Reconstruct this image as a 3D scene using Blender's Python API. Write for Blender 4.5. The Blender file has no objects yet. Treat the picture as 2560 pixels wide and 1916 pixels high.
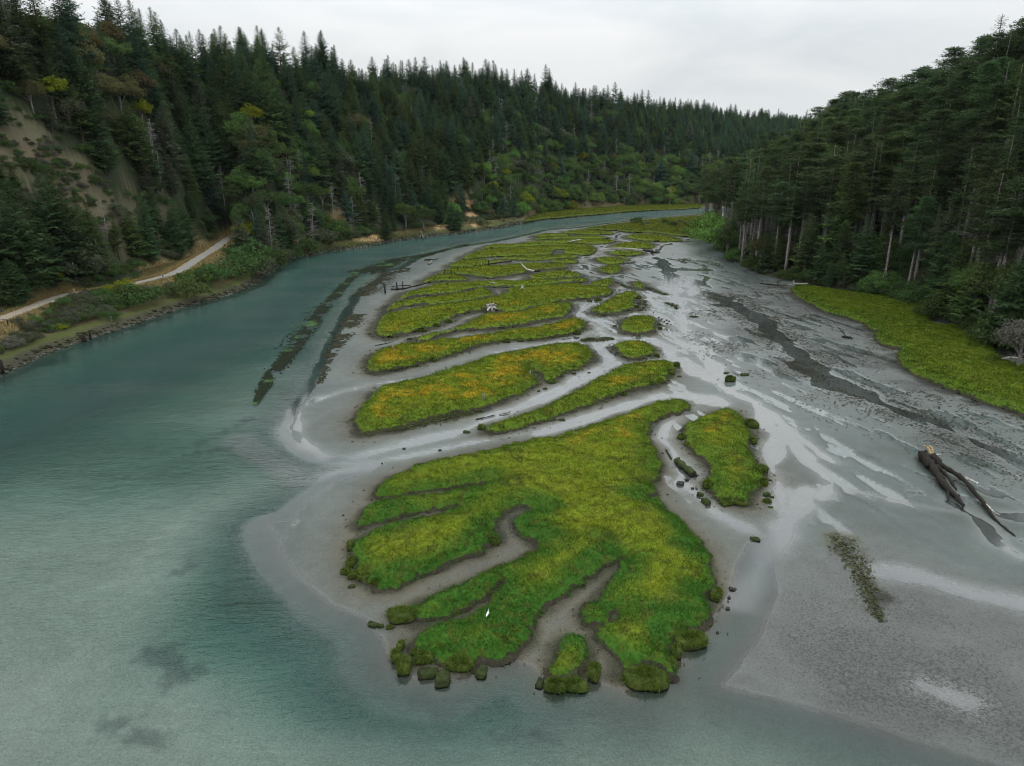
import bpy, math, random
import numpy as np
ID_MODE = False
QUICK = False
C = bpy.context.scene.collection
R_ = math.radians

# ------------------------------------------------------------------ camera geometry (2560x1916 photo pixels)
FL, CX, CY, HC = 1762.0, 1280.0, 958.0, 38.0
PT = math.atan((958 - 405) / FL)
cP, sP = math.cos(PT), math.sin(PT)


def ray(px, py):
    x = (px - CX) / FL; y = -(py - CY) / FL
    return np.array([x, cP + y * sP, -sP + y * cP])


def gp(px, py, z=0.0):
    d = ray(px, py); t = (z - HC) / d[2]
    return (d[0] * t, d[1] * t)


def to_px(x, y, z):
    dz = z - HC
    f = y * cP - dz * sP; u = y * sP + dz * cP
    return CX + FL * x / f, CY - FL * u / f


# crops of the photograph that the outlines were read from: origin and scale
ZOOM = {'A': (840, 960, 4.14), 'B': (1340, 960, 3.45), 'C': (900, 1300, 3.764), 'D': (1300, 1300, 3.764),
        'E': (820, 780, 4.424), 'G': (1240, 640, 3.764), 'H': (900, 580, 5.53), 'I': (1240, 500, 4.096),
        'J': (0, 560, 3.456), 'K': (560, 440, 2.911), 'L': (1900, 640, 3.352), 'M': (2200, 1040, 4.139),
        'F': (0, 0, 0.86406), 'P': (0, 0, 1.0)}


def zp(key, pts):
    ox, oy, s = ZOOM[key]
    return [(ox + x / s, oy + y / s) for x, y in pts]


def world(pxs, z=0.0):
    return np.array([gp(x, y, z) for x, y in pxs])


# ------------------------------------------------------------------ numeric helpers
def _hash(ix, iy, seed):
    h = (ix.astype(np.int64) * 374761393 + iy.astype(np.int64) * 668265263 + seed * 1442695041) & 0x7fffffff
    h = ((h ^ (h >> 13)) * 1274126177) & 0x7fffffff
    return ((h ^ (h >> 16)) & 0xffff) / 65535.0


def vnoise(x, y, seed=0):
    ix = np.floor(x); iy = np.floor(y)
    fx = x - ix; fy = y - iy
    fx = fx * fx * (3 - 2 * fx); fy = fy * fy * (3 - 2 * fy)
    a = _hash(ix, iy, seed); b = _hash(ix + 1, iy, seed)
    c = _hash(ix, iy + 1, seed); d = _hash(ix + 1, iy + 1, seed)
    return (a + (b - a) * fx) * (1 - fy) + (c + (d - c) * fx) * fy


def fbm(x, y, octv=3, seed=0):
    s = 0; a = 0.5; t = 0
    for k in range(octv):
        s = s + a * vnoise(x * 2 ** k + 17.3 * k, y * 2 ** k - 9.1 * k, seed + k); t += a; a *= 0.5
    return s / t


def sst(a, b, x):
    t = np.clip((x - a) / (b - a), 0, 1)
    return t * t * (3 - 2 * t)


def seg_dist(P, X, Y, closed=False, width=None):
    best = np.full(X.shape, 1e9)
    n = len(P)
    for i in range(n if closed else n - 1):
        ax, ay = P[i]; bx, by = P[(i + 1) % n]
        dx, dy = bx - ax, by - ay
        L2 = dx * dx + dy * dy + 1e-12
        t = np.clip(((X - ax) * dx + (Y - ay) * dy) / L2, 0, 1)
        d = np.hypot(X - ax - t * dx, Y - ay - t * dy)
        if width is not None:
            w = width[i] + (width[(i + 1) % n] - width[i]) * t
            d = d - w
        best = np.minimum(best, d)
    return best


def inside(P, X, Y):
    r = np.zeros(X.shape, bool)
    n = len(P)
    for i in range(n):
        ax, ay = P[i]; bx, by = P[(i + 1) % n]
        if ay == by: continue
        c = ((ay > Y) != (by > Y)) & (X < (bx - ax) * (Y - ay) / (by - ay) + ax)
        r ^= c
    return r


def sdf(P, X, Y, pad=8.0):
    """signed distance, positive inside; outside the padded box just -pad"""
    out = np.full(X.shape, -pad)
    lo = P.min(0) - pad; hi = P.max(0) + pad
    m = (X > lo[0]) & (X < hi[0]) & (Y > lo[1]) & (Y < hi[1])
    x = X[m]; y = Y[m]
    d = seg_dist(P, x, y, True)
    out[m] = np.where(inside(P, x, y), d, -d)
    return out


def chaikin(P, it=1, closed=True):
    P = np.asarray(P, float)
    for _ in range(it):
        Q = np.roll(P, -1, 0) if closed else P[1:]
        A = P if closed else P[:-1]
        N = np.empty((2 * len(A), P.shape[1]))
        N[0::2] = 0.75 * A + 0.25 * Q
        N[1::2] = 0.25 * A + 0.75 * Q
        P = N if closed else np.vstack([P[:1], N, P[-1:]])
    return P


# ------------------------------------------------------------------ mesh helpers
def mesh(name, V, faces, mats=None, smooth=False, col=None, attrs=None, midx=None):
    """faces: list of (n,3) or (n,4) int arrays"""
    me = bpy.data.meshes.new(name)
    V = np.asarray(V, np.float32)
    faces = [np.asarray(f, np.int32) for f in faces if len(f)]
    nl = sum(f.size for f in faces); npo = sum(len(f) for f in faces)
    me.vertices.add(len(V)); me.vertices.foreach_set('co', V.ravel())
    me.loops.add(nl); me.polygons.add(npo)
    me.loops.foreach_set('vertex_index', np.concatenate([f.ravel() for f in faces]))
    tot = np.concatenate([np.full(len(f), f.shape[1], np.int32) for f in faces])
    st = np.concatenate([[0], np.cumsum(tot)[:-1]]).astype(np.int32)
    me.polygons.foreach_set('loop_start', st)
    try: me.polygons.foreach_set('loop_total', tot)
    except Exception: pass
    if midx is not None: me.polygons.foreach_set('material_index', np.asarray(midx, np.int32))
    if smooth: me.polygons.foreach_set('use_smooth', np.ones(npo, bool))
    me.update(calc_edges=True)
    if col is not None:
        a = me.attributes.new('col', 'FLOAT_COLOR', 'POINT')
        c4 = np.ones((len(V), 4), np.float32); c4[:, :3] = col
        a.data.foreach_set('color', c4.ravel())
    for k, v in (attrs or {}).items():
        a = me.attributes.new(k, 'FLOAT', 'POINT'); a.data.foreach_set('value', np.asarray(v, np.float32).ravel())
    for m in (mats or []): me.materials.append(m)
    return me


def link(name, me, parent=None, loc=None):
    o = bpy.data.objects.new(name, me); C.objects.link(o)
    if parent is not None: o.parent = parent
    if loc is not None: o.location = loc
    return o


def tag(o, label=None, cat=None, group=None, kind=None):
    if label: o['label'] = label
    if cat: o['category'] = cat
    if group: o['group'] = group
    if kind: o['kind'] = kind
    return o


def thing(name, label, cat, loc=(0, 0, 0), group=None):
    o = bpy.data.objects.new(name, None); C.objects.link(o)
    o.location = loc; o.empty_display_size = 0.3
    return tag(o, label, cat, group)


class MB:
    def __init__(s): s.v = []; s.q = []; s.t = []; s.n = 0; s.c = []

    def add(s, V, quads=None, tris=None, col=None):
        V = np.asarray(V, float).reshape(-1, 3)
        s.v.append(V)
        if quads is not None and len(quads): s.q.append(np.asarray(quads) + s.n)
        if tris is not None and len(tris): s.t.append(np.asarray(tris) + s.n)
        if col is not None: s.c.append(np.broadcast_to(np.asarray(col, float), V.shape).copy())
        s.n += len(V)

    def tube(s, pts, radii, sides=7, jitter=0.0, rng=None, cap=True):
        pts = np.asarray(pts, float); radii = np.asarray(radii, float)
        n = len(pts)
        T = np.gradient(pts, axis=0); T /= np.linalg.norm(T, axis=1)[:, None] + 1e-9
        up = np.array([0, 0, 1.0]) if abs(T[0][2]) < 0.9 else np.array([1.0, 0, 0])
        V = []
        for i in range(n):
            a = np.cross(T[i], up); a /= np.linalg.norm(a) + 1e-9
            b = np.cross(T[i], a)
            th = np.arange(sides) * 2 * math.pi / sides
            rr = radii[i] * (1 + (rng.uniform(-jitter, jitter, sides) if jitter else 0))
            V.append(pts[i] + (np.cos(th) * rr)[:, None] * a + (np.sin(th) * rr)[:, None] * b)
        V = np.vstack(V)
        Q = []
        for i in range(n - 1):
            for k in range(sides):
                k2 = (k + 1) % sides
                Q.append((i * sides + k, i * sides + k2, (i + 1) * sides + k2, (i + 1) * sides + k))
        Tt = []
        if cap:
            V = np.vstack([V, pts[0], pts[-1]])
            for k in range(sides):
                k2 = (k + 1) % sides
                Tt.append((n * sides, k2, k)); Tt.append((n * sides + 1, (n - 1) * sides + k, (n - 1) * sides + k2))
        s.add(V, Q, Tt)

    def cards(s, P, D, W, mid=0.45):
        """diamond leaves: base P, length vector D, half width vector W"""
        n = len(P)
        V = np.empty((n, 4, 3))
        V[:, 0] = P; V[:, 1] = P + D * mid + W; V[:, 2] = P + D; V[:, 3] = P + D * mid - W
        s.add(V.reshape(-1, 3), np.arange(4 * n).reshape(n, 4))

    def box(s, c, sx, sy, sz, rz=0.0):
        x, y, z = sx / 2, sy / 2, sz / 2
        V = np.array([(-x, -y, -z), (x, -y, -z), (x, y, -z), (-x, y, -z), (-x, -y, z), (x, -y, z), (x, y, z), (-x, y, z)])
        ca, sa = math.cos(rz), math.sin(rz)
        V = np.stack([V[:, 0] * ca - V[:, 1] * sa, V[:, 0] * sa + V[:, 1] * ca, V[:, 2]], 1) + np.asarray(c)
        s.add(V, [(0, 3, 2, 1), (4, 5, 6, 7), (0, 1, 5, 4), (1, 2, 6, 5), (2, 3, 7, 6), (3, 0, 4, 7)])

    def me(s, name, mats, smooth=False):
        f = []
        if s.q: f.append(np.vstack(s.q))
        if s.t: f.append(np.vstack(s.t))
        return mesh(name, np.vstack(s.v), f, mats, smooth, np.vstack(s.c) if s.c else None)


# ------------------------------------------------------------------ materials
class NT:
    def __init__(s, m):
        m.use_nodes = True; s.t = m.node_tree; s.t.nodes.clear()
        s.out = s.t.nodes.new('ShaderNodeOutputMaterial')

    def n(s, typ, **kw):
        nd = s.t.nodes.new(typ)
        ins = kw.pop('ins', {})
        for k, v in kw.items(): setattr(nd, k, v)
        for k, v in ins.items():
            if hasattr(v, 'is_output'): s.t.links.new(v, nd.inputs[k])
            else: nd.inputs[k].default_value = v
        return nd

    def math(s, op, a, b=None, clamp=False):
        nd = s.t.nodes.new('ShaderNodeMath'); nd.operation = op; nd.use_clamp = clamp
        for i, v in enumerate((a, b)):
            if v is None: continue
            if hasattr(v, 'is_output'): s.t.links.new(v, nd.inputs[i])
            else: nd.inputs[i].default_value = v
        return nd.outputs[0]

    def mix(s, f, a, b, blend='MIX'):
        nd = s.t.nodes.new('ShaderNodeMix'); nd.data_type = 'RGBA'; nd.blend_type = blend
        for i, v in ((0, f), (6, a), (7, b)):
            if hasattr(v, 'is_output'): s.t.links.new(v, nd.inputs[i])
            else: nd.inputs[i].default_value = v if i == 0 else (*v, 1.0) if len(v) == 3 else v
        return nd.outputs[2]

    def ramp(s, f, a, b):
        nd = s.n('ShaderNodeMapRange', interpolation_type='SMOOTHSTEP', ins={0: f, 1: a, 2: b})
        return nd.outputs[0]

    def noise(s, scale, detail=2.0, vec=None, rough=0.5, dist=0.0):
        nd = s.n('ShaderNodeTexNoise', ins={'Scale': scale, 'Detail': detail, 'Roughness': rough, 'Distortion': dist})
        if vec is not None: s.t.links.new(vec, nd.inputs['Vector'])
        return nd.outputs['Fac']

    def pos(s, scale=(1, 1, 1)):
        g = s.n('ShaderNodeNewGeometry')
        mp = s.n('ShaderNodeMapping', ins={'Scale': scale, 'Vector': g.outputs['Position']})
        return mp.outputs[0]

    def attr(s, name):
        return s.n('ShaderNodeAttribute', attribute_name=name)

    def end(s, sh):
        s.t.links.new(sh, s.out.inputs['Surface'])

    def bsdf(s, col, rough=0.8, spec=0.3, normal=None):
        b = s.n('ShaderNodeBsdfPrincipled')
        for k, v in (('Base Color', col), ('Roughness', rough), ('Specular IOR Level', spec)):
            if hasattr(v, 'is_output'): s.t.links.new(v, b.inputs[k])
            else: b.inputs[k].default_value = (*v, 1.0) if k == 'Base Color' else v
        if normal is not None: s.t.links.new(normal, b.inputs['Normal'])
        return b.outputs[0]

    def bump(s, h, strength=0.5, dist=0.1):
        nd = s.n('ShaderNodeBump', ins={'Height': h, 'Strength': strength, 'Distance': dist})
        return nd.outputs[0]


def mat_leaf(name, col, var=0.35, hue=0.02, sub=0.35):
    m = bpy.data.materials.new(name); t = NT(m)
    rnd = t.n('ShaderNodeObjectInfo').outputs['Random']
    nz = t.noise(0.9, 2.0, t.pos())
    fine = t.noise(5.0, 1.0, t.pos())
    v = t.math('ADD', t.math('MULTIPLY', rnd, var * 1.5), t.math('ADD', t.math('MULTIPLY', nz, 0.9), t.math('MULTIPLY', fine, 0.5)))
    v = t.math('ADD', v, 1.0 - 0.75 * var - 0.7)
    h = t.math('ADD', t.math('MULTIPLY', rnd, 2 * hue), 0.5 - hue)
    hs = t.n('ShaderNodeHueSaturation', ins={'Hue': h, 'Value': v, 'Color': (*col, 1)})
    d = t.n('ShaderNodeBsdfDiffuse', ins={'Color': hs.outputs[0]})
    tr = t.n('ShaderNodeBsdfTranslucent', ins={'Color': hs.outputs[0]})
    mx = t.n('ShaderNodeMixShader', ins={0: sub})
    t.t.links.new(d.outputs[0], mx.inputs[1]); t.t.links.new(tr.outputs[0], mx.inputs[2])
    t.end(mx.outputs[0])
    return m


def mat_bark(name, col, scale=3.0):
    m = bpy.data.materials.new(name); t = NT(m)
    p = t.pos((scale, scale, scale * 0.25))
    nz = t.noise(2.0, 4.0, p)
    c = t.mix(t.ramp(nz, 0.35, 0.7), tuple(0.45 * x for x in col), tuple(1.25 * x for x in col))
    t.end(t.bsdf(c, 0.9, 0.15, t.bump(nz, 0.6, 0.05)))
    return m


def mat_col(name, rough=0.85, spec=0.2, tr=0.0):
    m = bpy.data.materials.new(name); t = NT(m)
    a = t.attr('col').outputs['Color']
    if tr:
        d = t.n('ShaderNodeBsdfDiffuse', ins={'Color': a}); s_ = t.n('ShaderNodeBsdfTranslucent', ins={'Color': a})
        mx = t.n('ShaderNodeMixShader', ins={0: tr})
        t.t.links.new(d.outputs[0], mx.inputs[1]); t.t.links.new(s_.outputs[0], mx.inputs[2])
        t.end(mx.outputs[0])
    else:
        nz = t.noise(3.0, 3.0, t.pos())
        c = t.mix(t.ramp(nz, 0.3, 0.7), (0.72, 0.72, 0.72), (1.2, 1.2, 1.2))
        t.end(t.bsdf(t.mix(1.0, a, c, 'MULTIPLY'), rough, spec, t.bump(nz, 0.5, 0.06)))
    return m


def mat_mud():
    """flats, banks and slopes: colour by zone attribute, fine grain, wet sheen by attribute"""
    m = bpy.data.materials.new('ground'); t = NT(m)
    col = t.attr('col').outputs['Color']; wet = t.attr('wet').outputs['Fac']; spk = t.attr('speck').outputs['Fac']
    p = t.pos((1, 1, 1))
    fine = t.noise(7.0, 4.0, p, 0.75); mid = t.noise(0.55, 4.0, p, 0.6); big = t.noise(0.09, 3.0, p)
    shade = t.math('ADD', t.math('MULTIPLY', fine, 1.9), t.math('ADD', t.math('MULTIPLY', mid, 0.5), t.math('MULTIPLY', big, 0.5)))
    shade = t.math('MAXIMUM', t.math('SUBTRACT', shade, 0.45), 0.15)
    c = t.n('ShaderNodeVectorMath', operation='SCALE')
    t.t.links.new(col, c.inputs[0]); t.t.links.new(shade, c.inputs['Scale'])
    # dark grit and small debris
    sp = t.noise(5.0, 4.0, t.pos((1, 1, 1)), 0.8, 0.2)
    thr = t.math('SUBTRACT', 0.75, t.math('MULTIPLY', spk, 0.28))
    msk = t.math('MULTIPLY', t.math('SUBTRACT', sp, thr), 9.0, True)
    msk = t.math('MULTIPLY', msk, t.math('MINIMUM', t.math('MULTIPLY', spk, 3.0), 1.0))
    c2 = t.mix(msk, c.outputs[0], (0.026, 0.028, 0.024))
    r = t.math('SUBTRACT', 0.85, t.math('MULTIPLY', wet, t.math('ADD', 0.50, t.math('MULTIPLY', mid, 0.36))))
    r = t.math('ADD', r, t.math('MULTIPLY', msk, 0.25), True)
    spec = t.math('ADD', 0.08, t.math('MULTIPLY', wet, 0.44))
    hb = t.math('ADD', t.math('MULTIPLY', fine, 0.9), t.math('MULTIPLY', mid, 0.6))
    t.end(t.bsdf(c2, r, spec, t.bump(hb, 0.6, 0.07)))
    return m


def mat_water():
    m = bpy.data.materials.new('water'); t = NT(m)
    dep = t.attr('depth').outputs['Fac']
    # light lost on its way down and up
    tint = t.n('ShaderNodeCombineColor')
    for i, a in enumerate((1.2, 0.35, 0.46)):
        e = t.math('POWER', 2.718, t.math('MULTIPLY', dep, -a))
        t.t.links.new(e, tint.inputs[i])
    tr = t.n('ShaderNodeBsdfTransparent', ins={'Color': tint.outputs[0]})
    murk = t.n('ShaderNodeBsdfDiffuse', ins={'Color': (0.012, 0.054, 0.048, 1)})
    fac = t.math('SUBTRACT', 1.0, t.math('POWER', 2.718, t.math('MULTIPLY', dep, -0.55)), True)
    body = t.n('ShaderNodeMixShader', ins={0: fac})
    t.t.links.new(tr.outputs[0], body.inputs[1]); t.t.links.new(murk.outputs[0], body.inputs[2])
    wv = t.attr('wave').outputs['Fac']
    n1 = t.noise(1.0, 3.0, t.pos((0.9, 2.3, 1)), 0.55, 0.4)
    n2 = t.noise(1.0, 2.0, t.pos((3.0, 6.5, 1)), 0.5, 0.2)
    gust = t.ramp(t.noise(0.035, 2.0, t.pos((1, 2.0, 1))), 0.3, 0.7)
    n3 = t.noise(1.0, 2.0, t.pos((0.22, 0.6, 1)), 0.5, 0.5)
    h = t.math('ADD', t.math('ADD', n1, t.math('MULTIPLY', n2, 0.6)), t.math('MULTIPLY', n3, 1.3))
    st = t.math('MULTIPLY', wv, t.math('ADD', 0.45, t.math('MULTIPLY', gust, 0.55)))
    nb = t.n('ShaderNodeBump', ins={'Height': h, 'Strength': st, 'Distance': 0.95}).outputs[0]
    fr = t.n('ShaderNodeFresnel', ins={'IOR': t.math('ADD', 1.36, t.math('MULTIPLY', t.attr('film').outputs['Fac'], 0.5)), 'Normal': nb})
    gl = t.n('ShaderNodeBsdfGlossy', ins={'Roughness': 0.06, 'Normal': nb, 'Color': (1, 1, 1, 1)})
    mx = t.n('ShaderNodeMixShader')
    t.t.links.new(fr.outputs[0], mx.inputs[0]); t.t.links.new(body.outputs[0], mx.inputs[1]); t.t.links.new(gl.outputs[0], mx.inputs[2])
    t.end(mx.outputs[0])
    return m


M_GROUND = mat_mud(); M_WATER = mat_water()
M_GRASS = mat_col('marsh_grass', tr=0.3)
M_TURF = mat_col('turf', 0.95, 0.05)
M_BANK = mat_col('mud_bank', 0.8, 0.12)
M_WEED = mat_col('weed', 0.95, 0.03)

# ------------------------------------------------------------------ marsh islands: outlines, height, orange tint, label
ISL = [
 ([('B', [(1330,135),(1290,190),(1180,215),(1060,250),(1005,290),(975,340),(955,400),(985,470),(1040,540),(1080,640),(1065,720),(1050,795),(990,800),(1010,850),(1025,880),(1000,940),(1080,970),(1160,1050),(1240,1130),(1310,1210),(1420,1300),(1470,1400),(1490,1480),(1510,1580)]),
   ('D', [(1805,460),(1825,555),(1765,580),(1750,660),(1790,740),(1780,850),(1720,920),(1600,960),(1510,1020),(1420,1070),(1420,1180),(1450,1260),(1465,1340),(1435,1395),(1390,1350),(1300,1290),(1180,1260),(1090,1290),(1050,1350),(970,1405),(925,1380),(935,1290),(900,1200),(860,1130),(760,1060),(715,990),(740,950),(800,905),(870,872),(925,845),(930,800),(890,745),(868,770),(862,810),(845,855),(760,908),(640,922),(592,880),(582,820),(620,745),(690,690),(760,612),(800,575),(835,540),(875,480),(915,400),(955,350),(975,290),(955,280),(900,322),(850,370),(700,450),(560,530),(440,610),(330,690),(180,800),(110,870),(95,950),(60,1030)]),
   ('C', [(1505,1075),(1400,1180),(1280,1255),(1160,1240),(1060,1290),(960,1240),(850,1235),(780,1260),(710,1250),(680,1210),(560,1165),(455,1150),(480,1100),(550,1040),(600,990),(700,940),(850,895),(940,880),(1050,825),(1180,765),(1240,705),(1300,640),(1345,560),(1362,512),(1335,512),(1250,590),(1100,700),(980,760),(880,810),(780,850),(650,880),(540,895),(490,860),(440,820),(440,790),(500,750),(560,700),(680,640),(800,580),(950,530),(1100,470),(1250,400),(1400,350),(1500,300),(1620,235),(1700,208),(1655,185),(1590,130),(1530,70),(1500,20)]),
   ('A', [(1900,1440),(1850,1370),(1840,1330),(1900,1300),(2000,1280),(2040,1250),(1990,1215),(1900,1205),(1800,1230),(1720,1280),(1665,1320),(1660,1400),(1670,1480),(1690,1560)]),
   ('C', [(1305,80),(1307,140),(1270,150),(1220,180),(1150,245),(1000,280),(850,340),(700,400),(560,460),(440,530),(300,575),(170,580),(90,550),(0,500)]),
   ('A', [(180,1780),(150,1680),(150,1620),(180,1560),(240,1520),(380,1462),(500,1405),(700,1368),(850,1335),(1000,1300),(1150,1265),(1280,1225),(1270,1200),(1100,1225),(950,1242),(800,1275),(700,1305),(500,1355),(300,1400),(205,1430),(215,1370),(240,1310),(300,1230),(420,1160),(560,1120),(700,1117),(800,1122),(900,1112),(1050,1102),(1200,1073),(1350,1023),(1460,1000),(1560,955),(1540,940),(1450,962),(1350,997),(1200,1027),(1000,1042),(800,1072),(600,1085),(430,1115),(380,1110),(390,1060),(430,1010),(520,950),(600,900),(700,875),(850,800),(1000,760),(1200,720),(1400,680),(1600,640),(1800,590)]),
   ('B', [(0,450),(200,410),(400,355),(600,290),(800,220),(1000,145),(1150,110),(1280,100)])],
  1.15, .55, 'largest marsh island, green and many fingered, with mud inlets and a white egret on it'),
 ([('B', [(1630,185),(1720,210),(1770,250),(1810,320),(1850,390),(1850,440),(1840,500),(1880,580),(1900,620),(1940,690),(1985,740),(1965,790),(1910,780),(1935,830),(1900,880),(1860,900),(1840,970),(1780,975),(1700,950),(1600,945),(1550,935),(1520,890),(1500,830),(1490,760),(1500,680),(1490,620),(1440,580),(1370,545),(1320,490),(1310,430),(1270,370),(1300,330),(1400,280),(1520,220)])],
  1.1, .75, 'tongue shaped grassy island with orange top, beside the mossy log and the largest island'),
 ([('A', [(1562,455),(1562,400),(1650,365),(1850,310),(2070,250)]), ('G', [(530,1350),(650,1290),(750,1250),(850,1190),(950,1130),(1080,1070),(1180,1010),(1280,990),(1370,985),(1450,970),(1560,965),(1640,970),(1690,1010),(1640,1060),(1610,1100),(1600,1140),(1500,1170),(1420,1200),(1300,1220),(1200,1250),(1050,1300),(900,1350),(750,1400),(560,1480),(380,1530)]), ('A', [(1950,400),(1800,430),(1680,460)])],
  1.1, .7, 'narrow diagonal island between two silver channels, just above the largest island'),
 ([('E', [(295,1150),(310,1220),(360,1300),(500,1275),(700,1240),(900,1180),(1100,1130),(1300,1090),(1500,1050),(1700,1000),(1900,950),(2000,910),(2130,850)]), ('G', [(320,1200),(410,1165),(385,1130),(365,1095),(330,1055),(312,1010),(330,1000),(355,1045),(440,1090),(445,1140),(560,1130),(640,1060),(760,1040),(830,990),(900,950),(905,900),(870,850),(800,805),(700,800),(500,820),(300,850),(100,890),(0,905)]), ('E', [(1858,450),(1650,510),(1500,560),(1350,600),(1150,670),(950,710),(750,760),(600,800),(520,850),(450,930),(370,1010),(310,1100)])],
  1.1, .85, 'second largest island, broad green and orange, with a dark cleft in its lower edge'),
 ([('E', [(430,560),(450,620),(520,640),(700,600),(900,560),(1100,510),(1280,460),(1400,420),(1550,370),(1700,330),(1900,290),(2100,260)]), ('G', [(300,760),(500,745),(650,715),(760,690),(820,660),(835,610),(800,580),(720,575),(600,605),(450,640),(300,665),(150,680)]), ('E', [(1858,215),(1700,232),(1500,262),(1300,290),(1100,310),(900,330),(720,345),(600,390),(500,440),(440,500)])],
  1.05, 1.0, 'long orange tinted island with a single dark post near its left end'),
 ([('E', [(945,300),(950,260),(1050,245),(1150,210),(1250,195),(1400,165),(1500,110),(1600,60),(1700,20)]), ('H', [(1800,1100),(2000,1112)]), ('G', [(226,512),(330,472),(450,432),(600,437),(740,432),(745,460),(700,520),(670,560),(560,570),(450,590),(330,620),(200,642),(100,652)]), ('H', [(1880,1300),(1700,1318),(1500,1328),(1350,1338),(1200,1368),(1050,1425),(900,1470),(780,1490)])],
  1.0, .8, 'slender bushy edged island tapering to clods, squeezed below the grey stump'),
 ([('H', [(170,1360),(185,1290),(240,1190),(320,1110),(450,1092),(600,1062),(850,1022),(1100,995),(1350,962),(1600,918),(1800,882),(1950,850),(2020,805)]), ('G', [(90,297),(200,292),(350,272),(520,260),(620,257),(740,242),(800,265),(950,280),(1080,290),(1120,320),(1090,350),(980,370),(880,385),(750,390),(690,400),(640,405),(500,430),(400,455),(280,490),(160,512),(60,512)]), ('H', [(1900,1055),(1800,1058),(1700,1062),(1550,1080),(1420,1100),(1320,1150),(1200,1200),(1100,1255),(950,1305),(800,1345),(600,1390),(400,1430),(270,1435)])],
  1.0, .5, 'wide olive island with a weathered grey stump on its lower edge'),
 ([('H', [(330,1080),(340,1040),(400,980),(500,955),(650,920),(800,890),(1000,880),(1200,850),(1400,830),(1500,800),(1650,770),(1780,770),(1850,820),(1880,850),(1750,890),(1500,930),(1300,960),(1100,980),(900,985),(700,990),(600,1010),(480,1050),(400,1080)])],
  .95, .1, 'bright green strip island ending at a small white water gap'),
 ([('H', [(430,960),(440,910),(520,860),(600,810),(800,770),(900,730),(960,700),(1200,690),(1500,680),(1600,660),(1900,660)]), ('G', [(226,222),(300,206),(450,202),(560,214),(700,206),(820,196),(900,210),(915,225),(850,243),(700,236),(620,246),(500,265),(350,278),(150,288),(60,285)]), ('H', [(1880,745),(1700,755),(1500,790),(1430,810),(1300,830),(1150,845),(1000,860),(850,860),(700,885),(650,910),(560,940)])],
  .95, .25, 'long thin island with a pale plank on it, behind the three leaning posts'),
 ([('H', [(832,685),(860,640),(950,600),(1100,580),(1300,575),(1430,600),(1540,640),(1500,662),(1400,665),(1200,662),(1000,680),(880,692)])],
  .9, .1, 'small lens shaped green island beside the dark timber remains'),
 ([('H', [(1000,582),(1040,540),(1150,500),(1300,480),(1500,475),(1700,455),(1900,450)]), ('I', [(246,640),(400,635),(600,640),(750,645),(785,670),(740,695),(600,700),(480,710),(330,738),(200,755),(100,775)]), ('H', [(1900,620),(1750,632),(1620,612),(1500,592),(1300,562),(1100,572)])],
  .95, .2, 'long island crossed by a row of short posts and a curved white log'),
 ([('H', [(1185,465),(1220,430),(1300,400),(1450,380),(1650,370),(1850,385),(2000,385),(2090,397),(1900,412),(1700,445),(1500,465),(1300,472)])],
  .9, .15, 'short island whose lower edge carries the last old posts and a dark plank'),
 ([('I', [(290,790),(330,750),(450,735),(600,715),(720,710),(850,740),(930,770),(800,785),(600,795),(400,802)])],
  .9, .15, 'oval island directly below the root end of the curved white log'),
 ([('H', [(1370,357),(1400,320),(1500,280),(1630,230),(1850,220)]), ('I', [(246,475),(400,470),(600,460),(800,455),(950,455),(1040,470),(1060,505),(1030,540),(950,560),(800,550),(670,540),(642,520),(690,500),(650,495),(600,508),(615,543),(500,560),(300,565),(100,568)]), ('H', [(1880,327),(1700,345),(1500,365)])],
  .9, .2, 'broad far island with a short dark notch near its right end'),
 ([('H', [(1850,347),(2000,337)]), ('I', [(100,577),(300,572),(500,562),(700,552),(820,556),(870,575),(800,585),(650,590),(560,600),(480,606),(400,615),(300,610),(150,600),(50,598)])],
  .85, .05, 'very thin green strip island under the broad notched island'),
 ([('I', [(520,620),(600,606),(750,596),(840,600),(860,630),(800,640),(650,636)])],
  .85, .05, 'small wedge of grass at the right end of the very thin strip island'),
 ([('H', [(1640,217),(1750,170),(1900,160)]), ('I', [(150,445),(400,440),(600,440),(800,440),(900,450),(920,460),(700,460),(450,460),(250,472)]), ('H', [(1880,213)])],
  .85, .15, 'flat strip of grass just above the broad notched island'),
 ([('I', [(215,430),(300,415),(500,413),(700,400),(900,395),(1100,395),(1240,405),(1270,415),(1150,440),(1000,445),(800,436),(600,432),(400,436)])],
  .85, .1, 'far thin island with a pale driftwood log lying across it'),
 ([('I', [(345,397),(400,381),(600,371),(800,363),(1000,361),(1150,370),(1210,384),(1050,391),(800,389),(600,393),(450,402)])],
  .85, .1, 'far thin island behind the pale driftwood log'),
 ([('I', [(360,372),(400,346),(550,336),(700,341),(820,350),(600,362),(450,374)])],
  .85, .05, 'small far wedge of grass touching the pale mud by the river'),
 ([('I', [(660,330),(690,310),(800,305),(1000,305),(1150,315),(1250,330),(1200,345),(1000,350),(850,346),(720,341)])],
  .85, .1, 'far oval island with a dry straw coloured patch, under the wide shrub dotted marsh'),
 ([('I', [(850,290),(1000,265),(1150,245),(1400,215),(1600,190),(1800,175),(2120,150),(2200,180),(2190,300),(2130,380),(2000,375),(1850,360),(1700,340),(1560,325),(1450,330),(1370,325),(1250,310),(1100,300),(950,297)])],
  1.0, .35, 'wide far marsh flat dotted with dark shrubs beside the forest point'),
 ([('I', [(1300,370),(1340,350),(1450,340),(1600,345),(1750,360),(1880,385),(1970,410),(1850,420),(1650,420),(1500,410),(1380,395)])],
  .9, .3, 'lens shaped olive island just below the wide shrub dotted marsh'),
 ([('I', [(1140,470),(1180,450),(1300,425),(1450,420),(1600,430),(1650,455),(1640,480),(1560,490),(1400,487),(1200,487)])],
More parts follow.
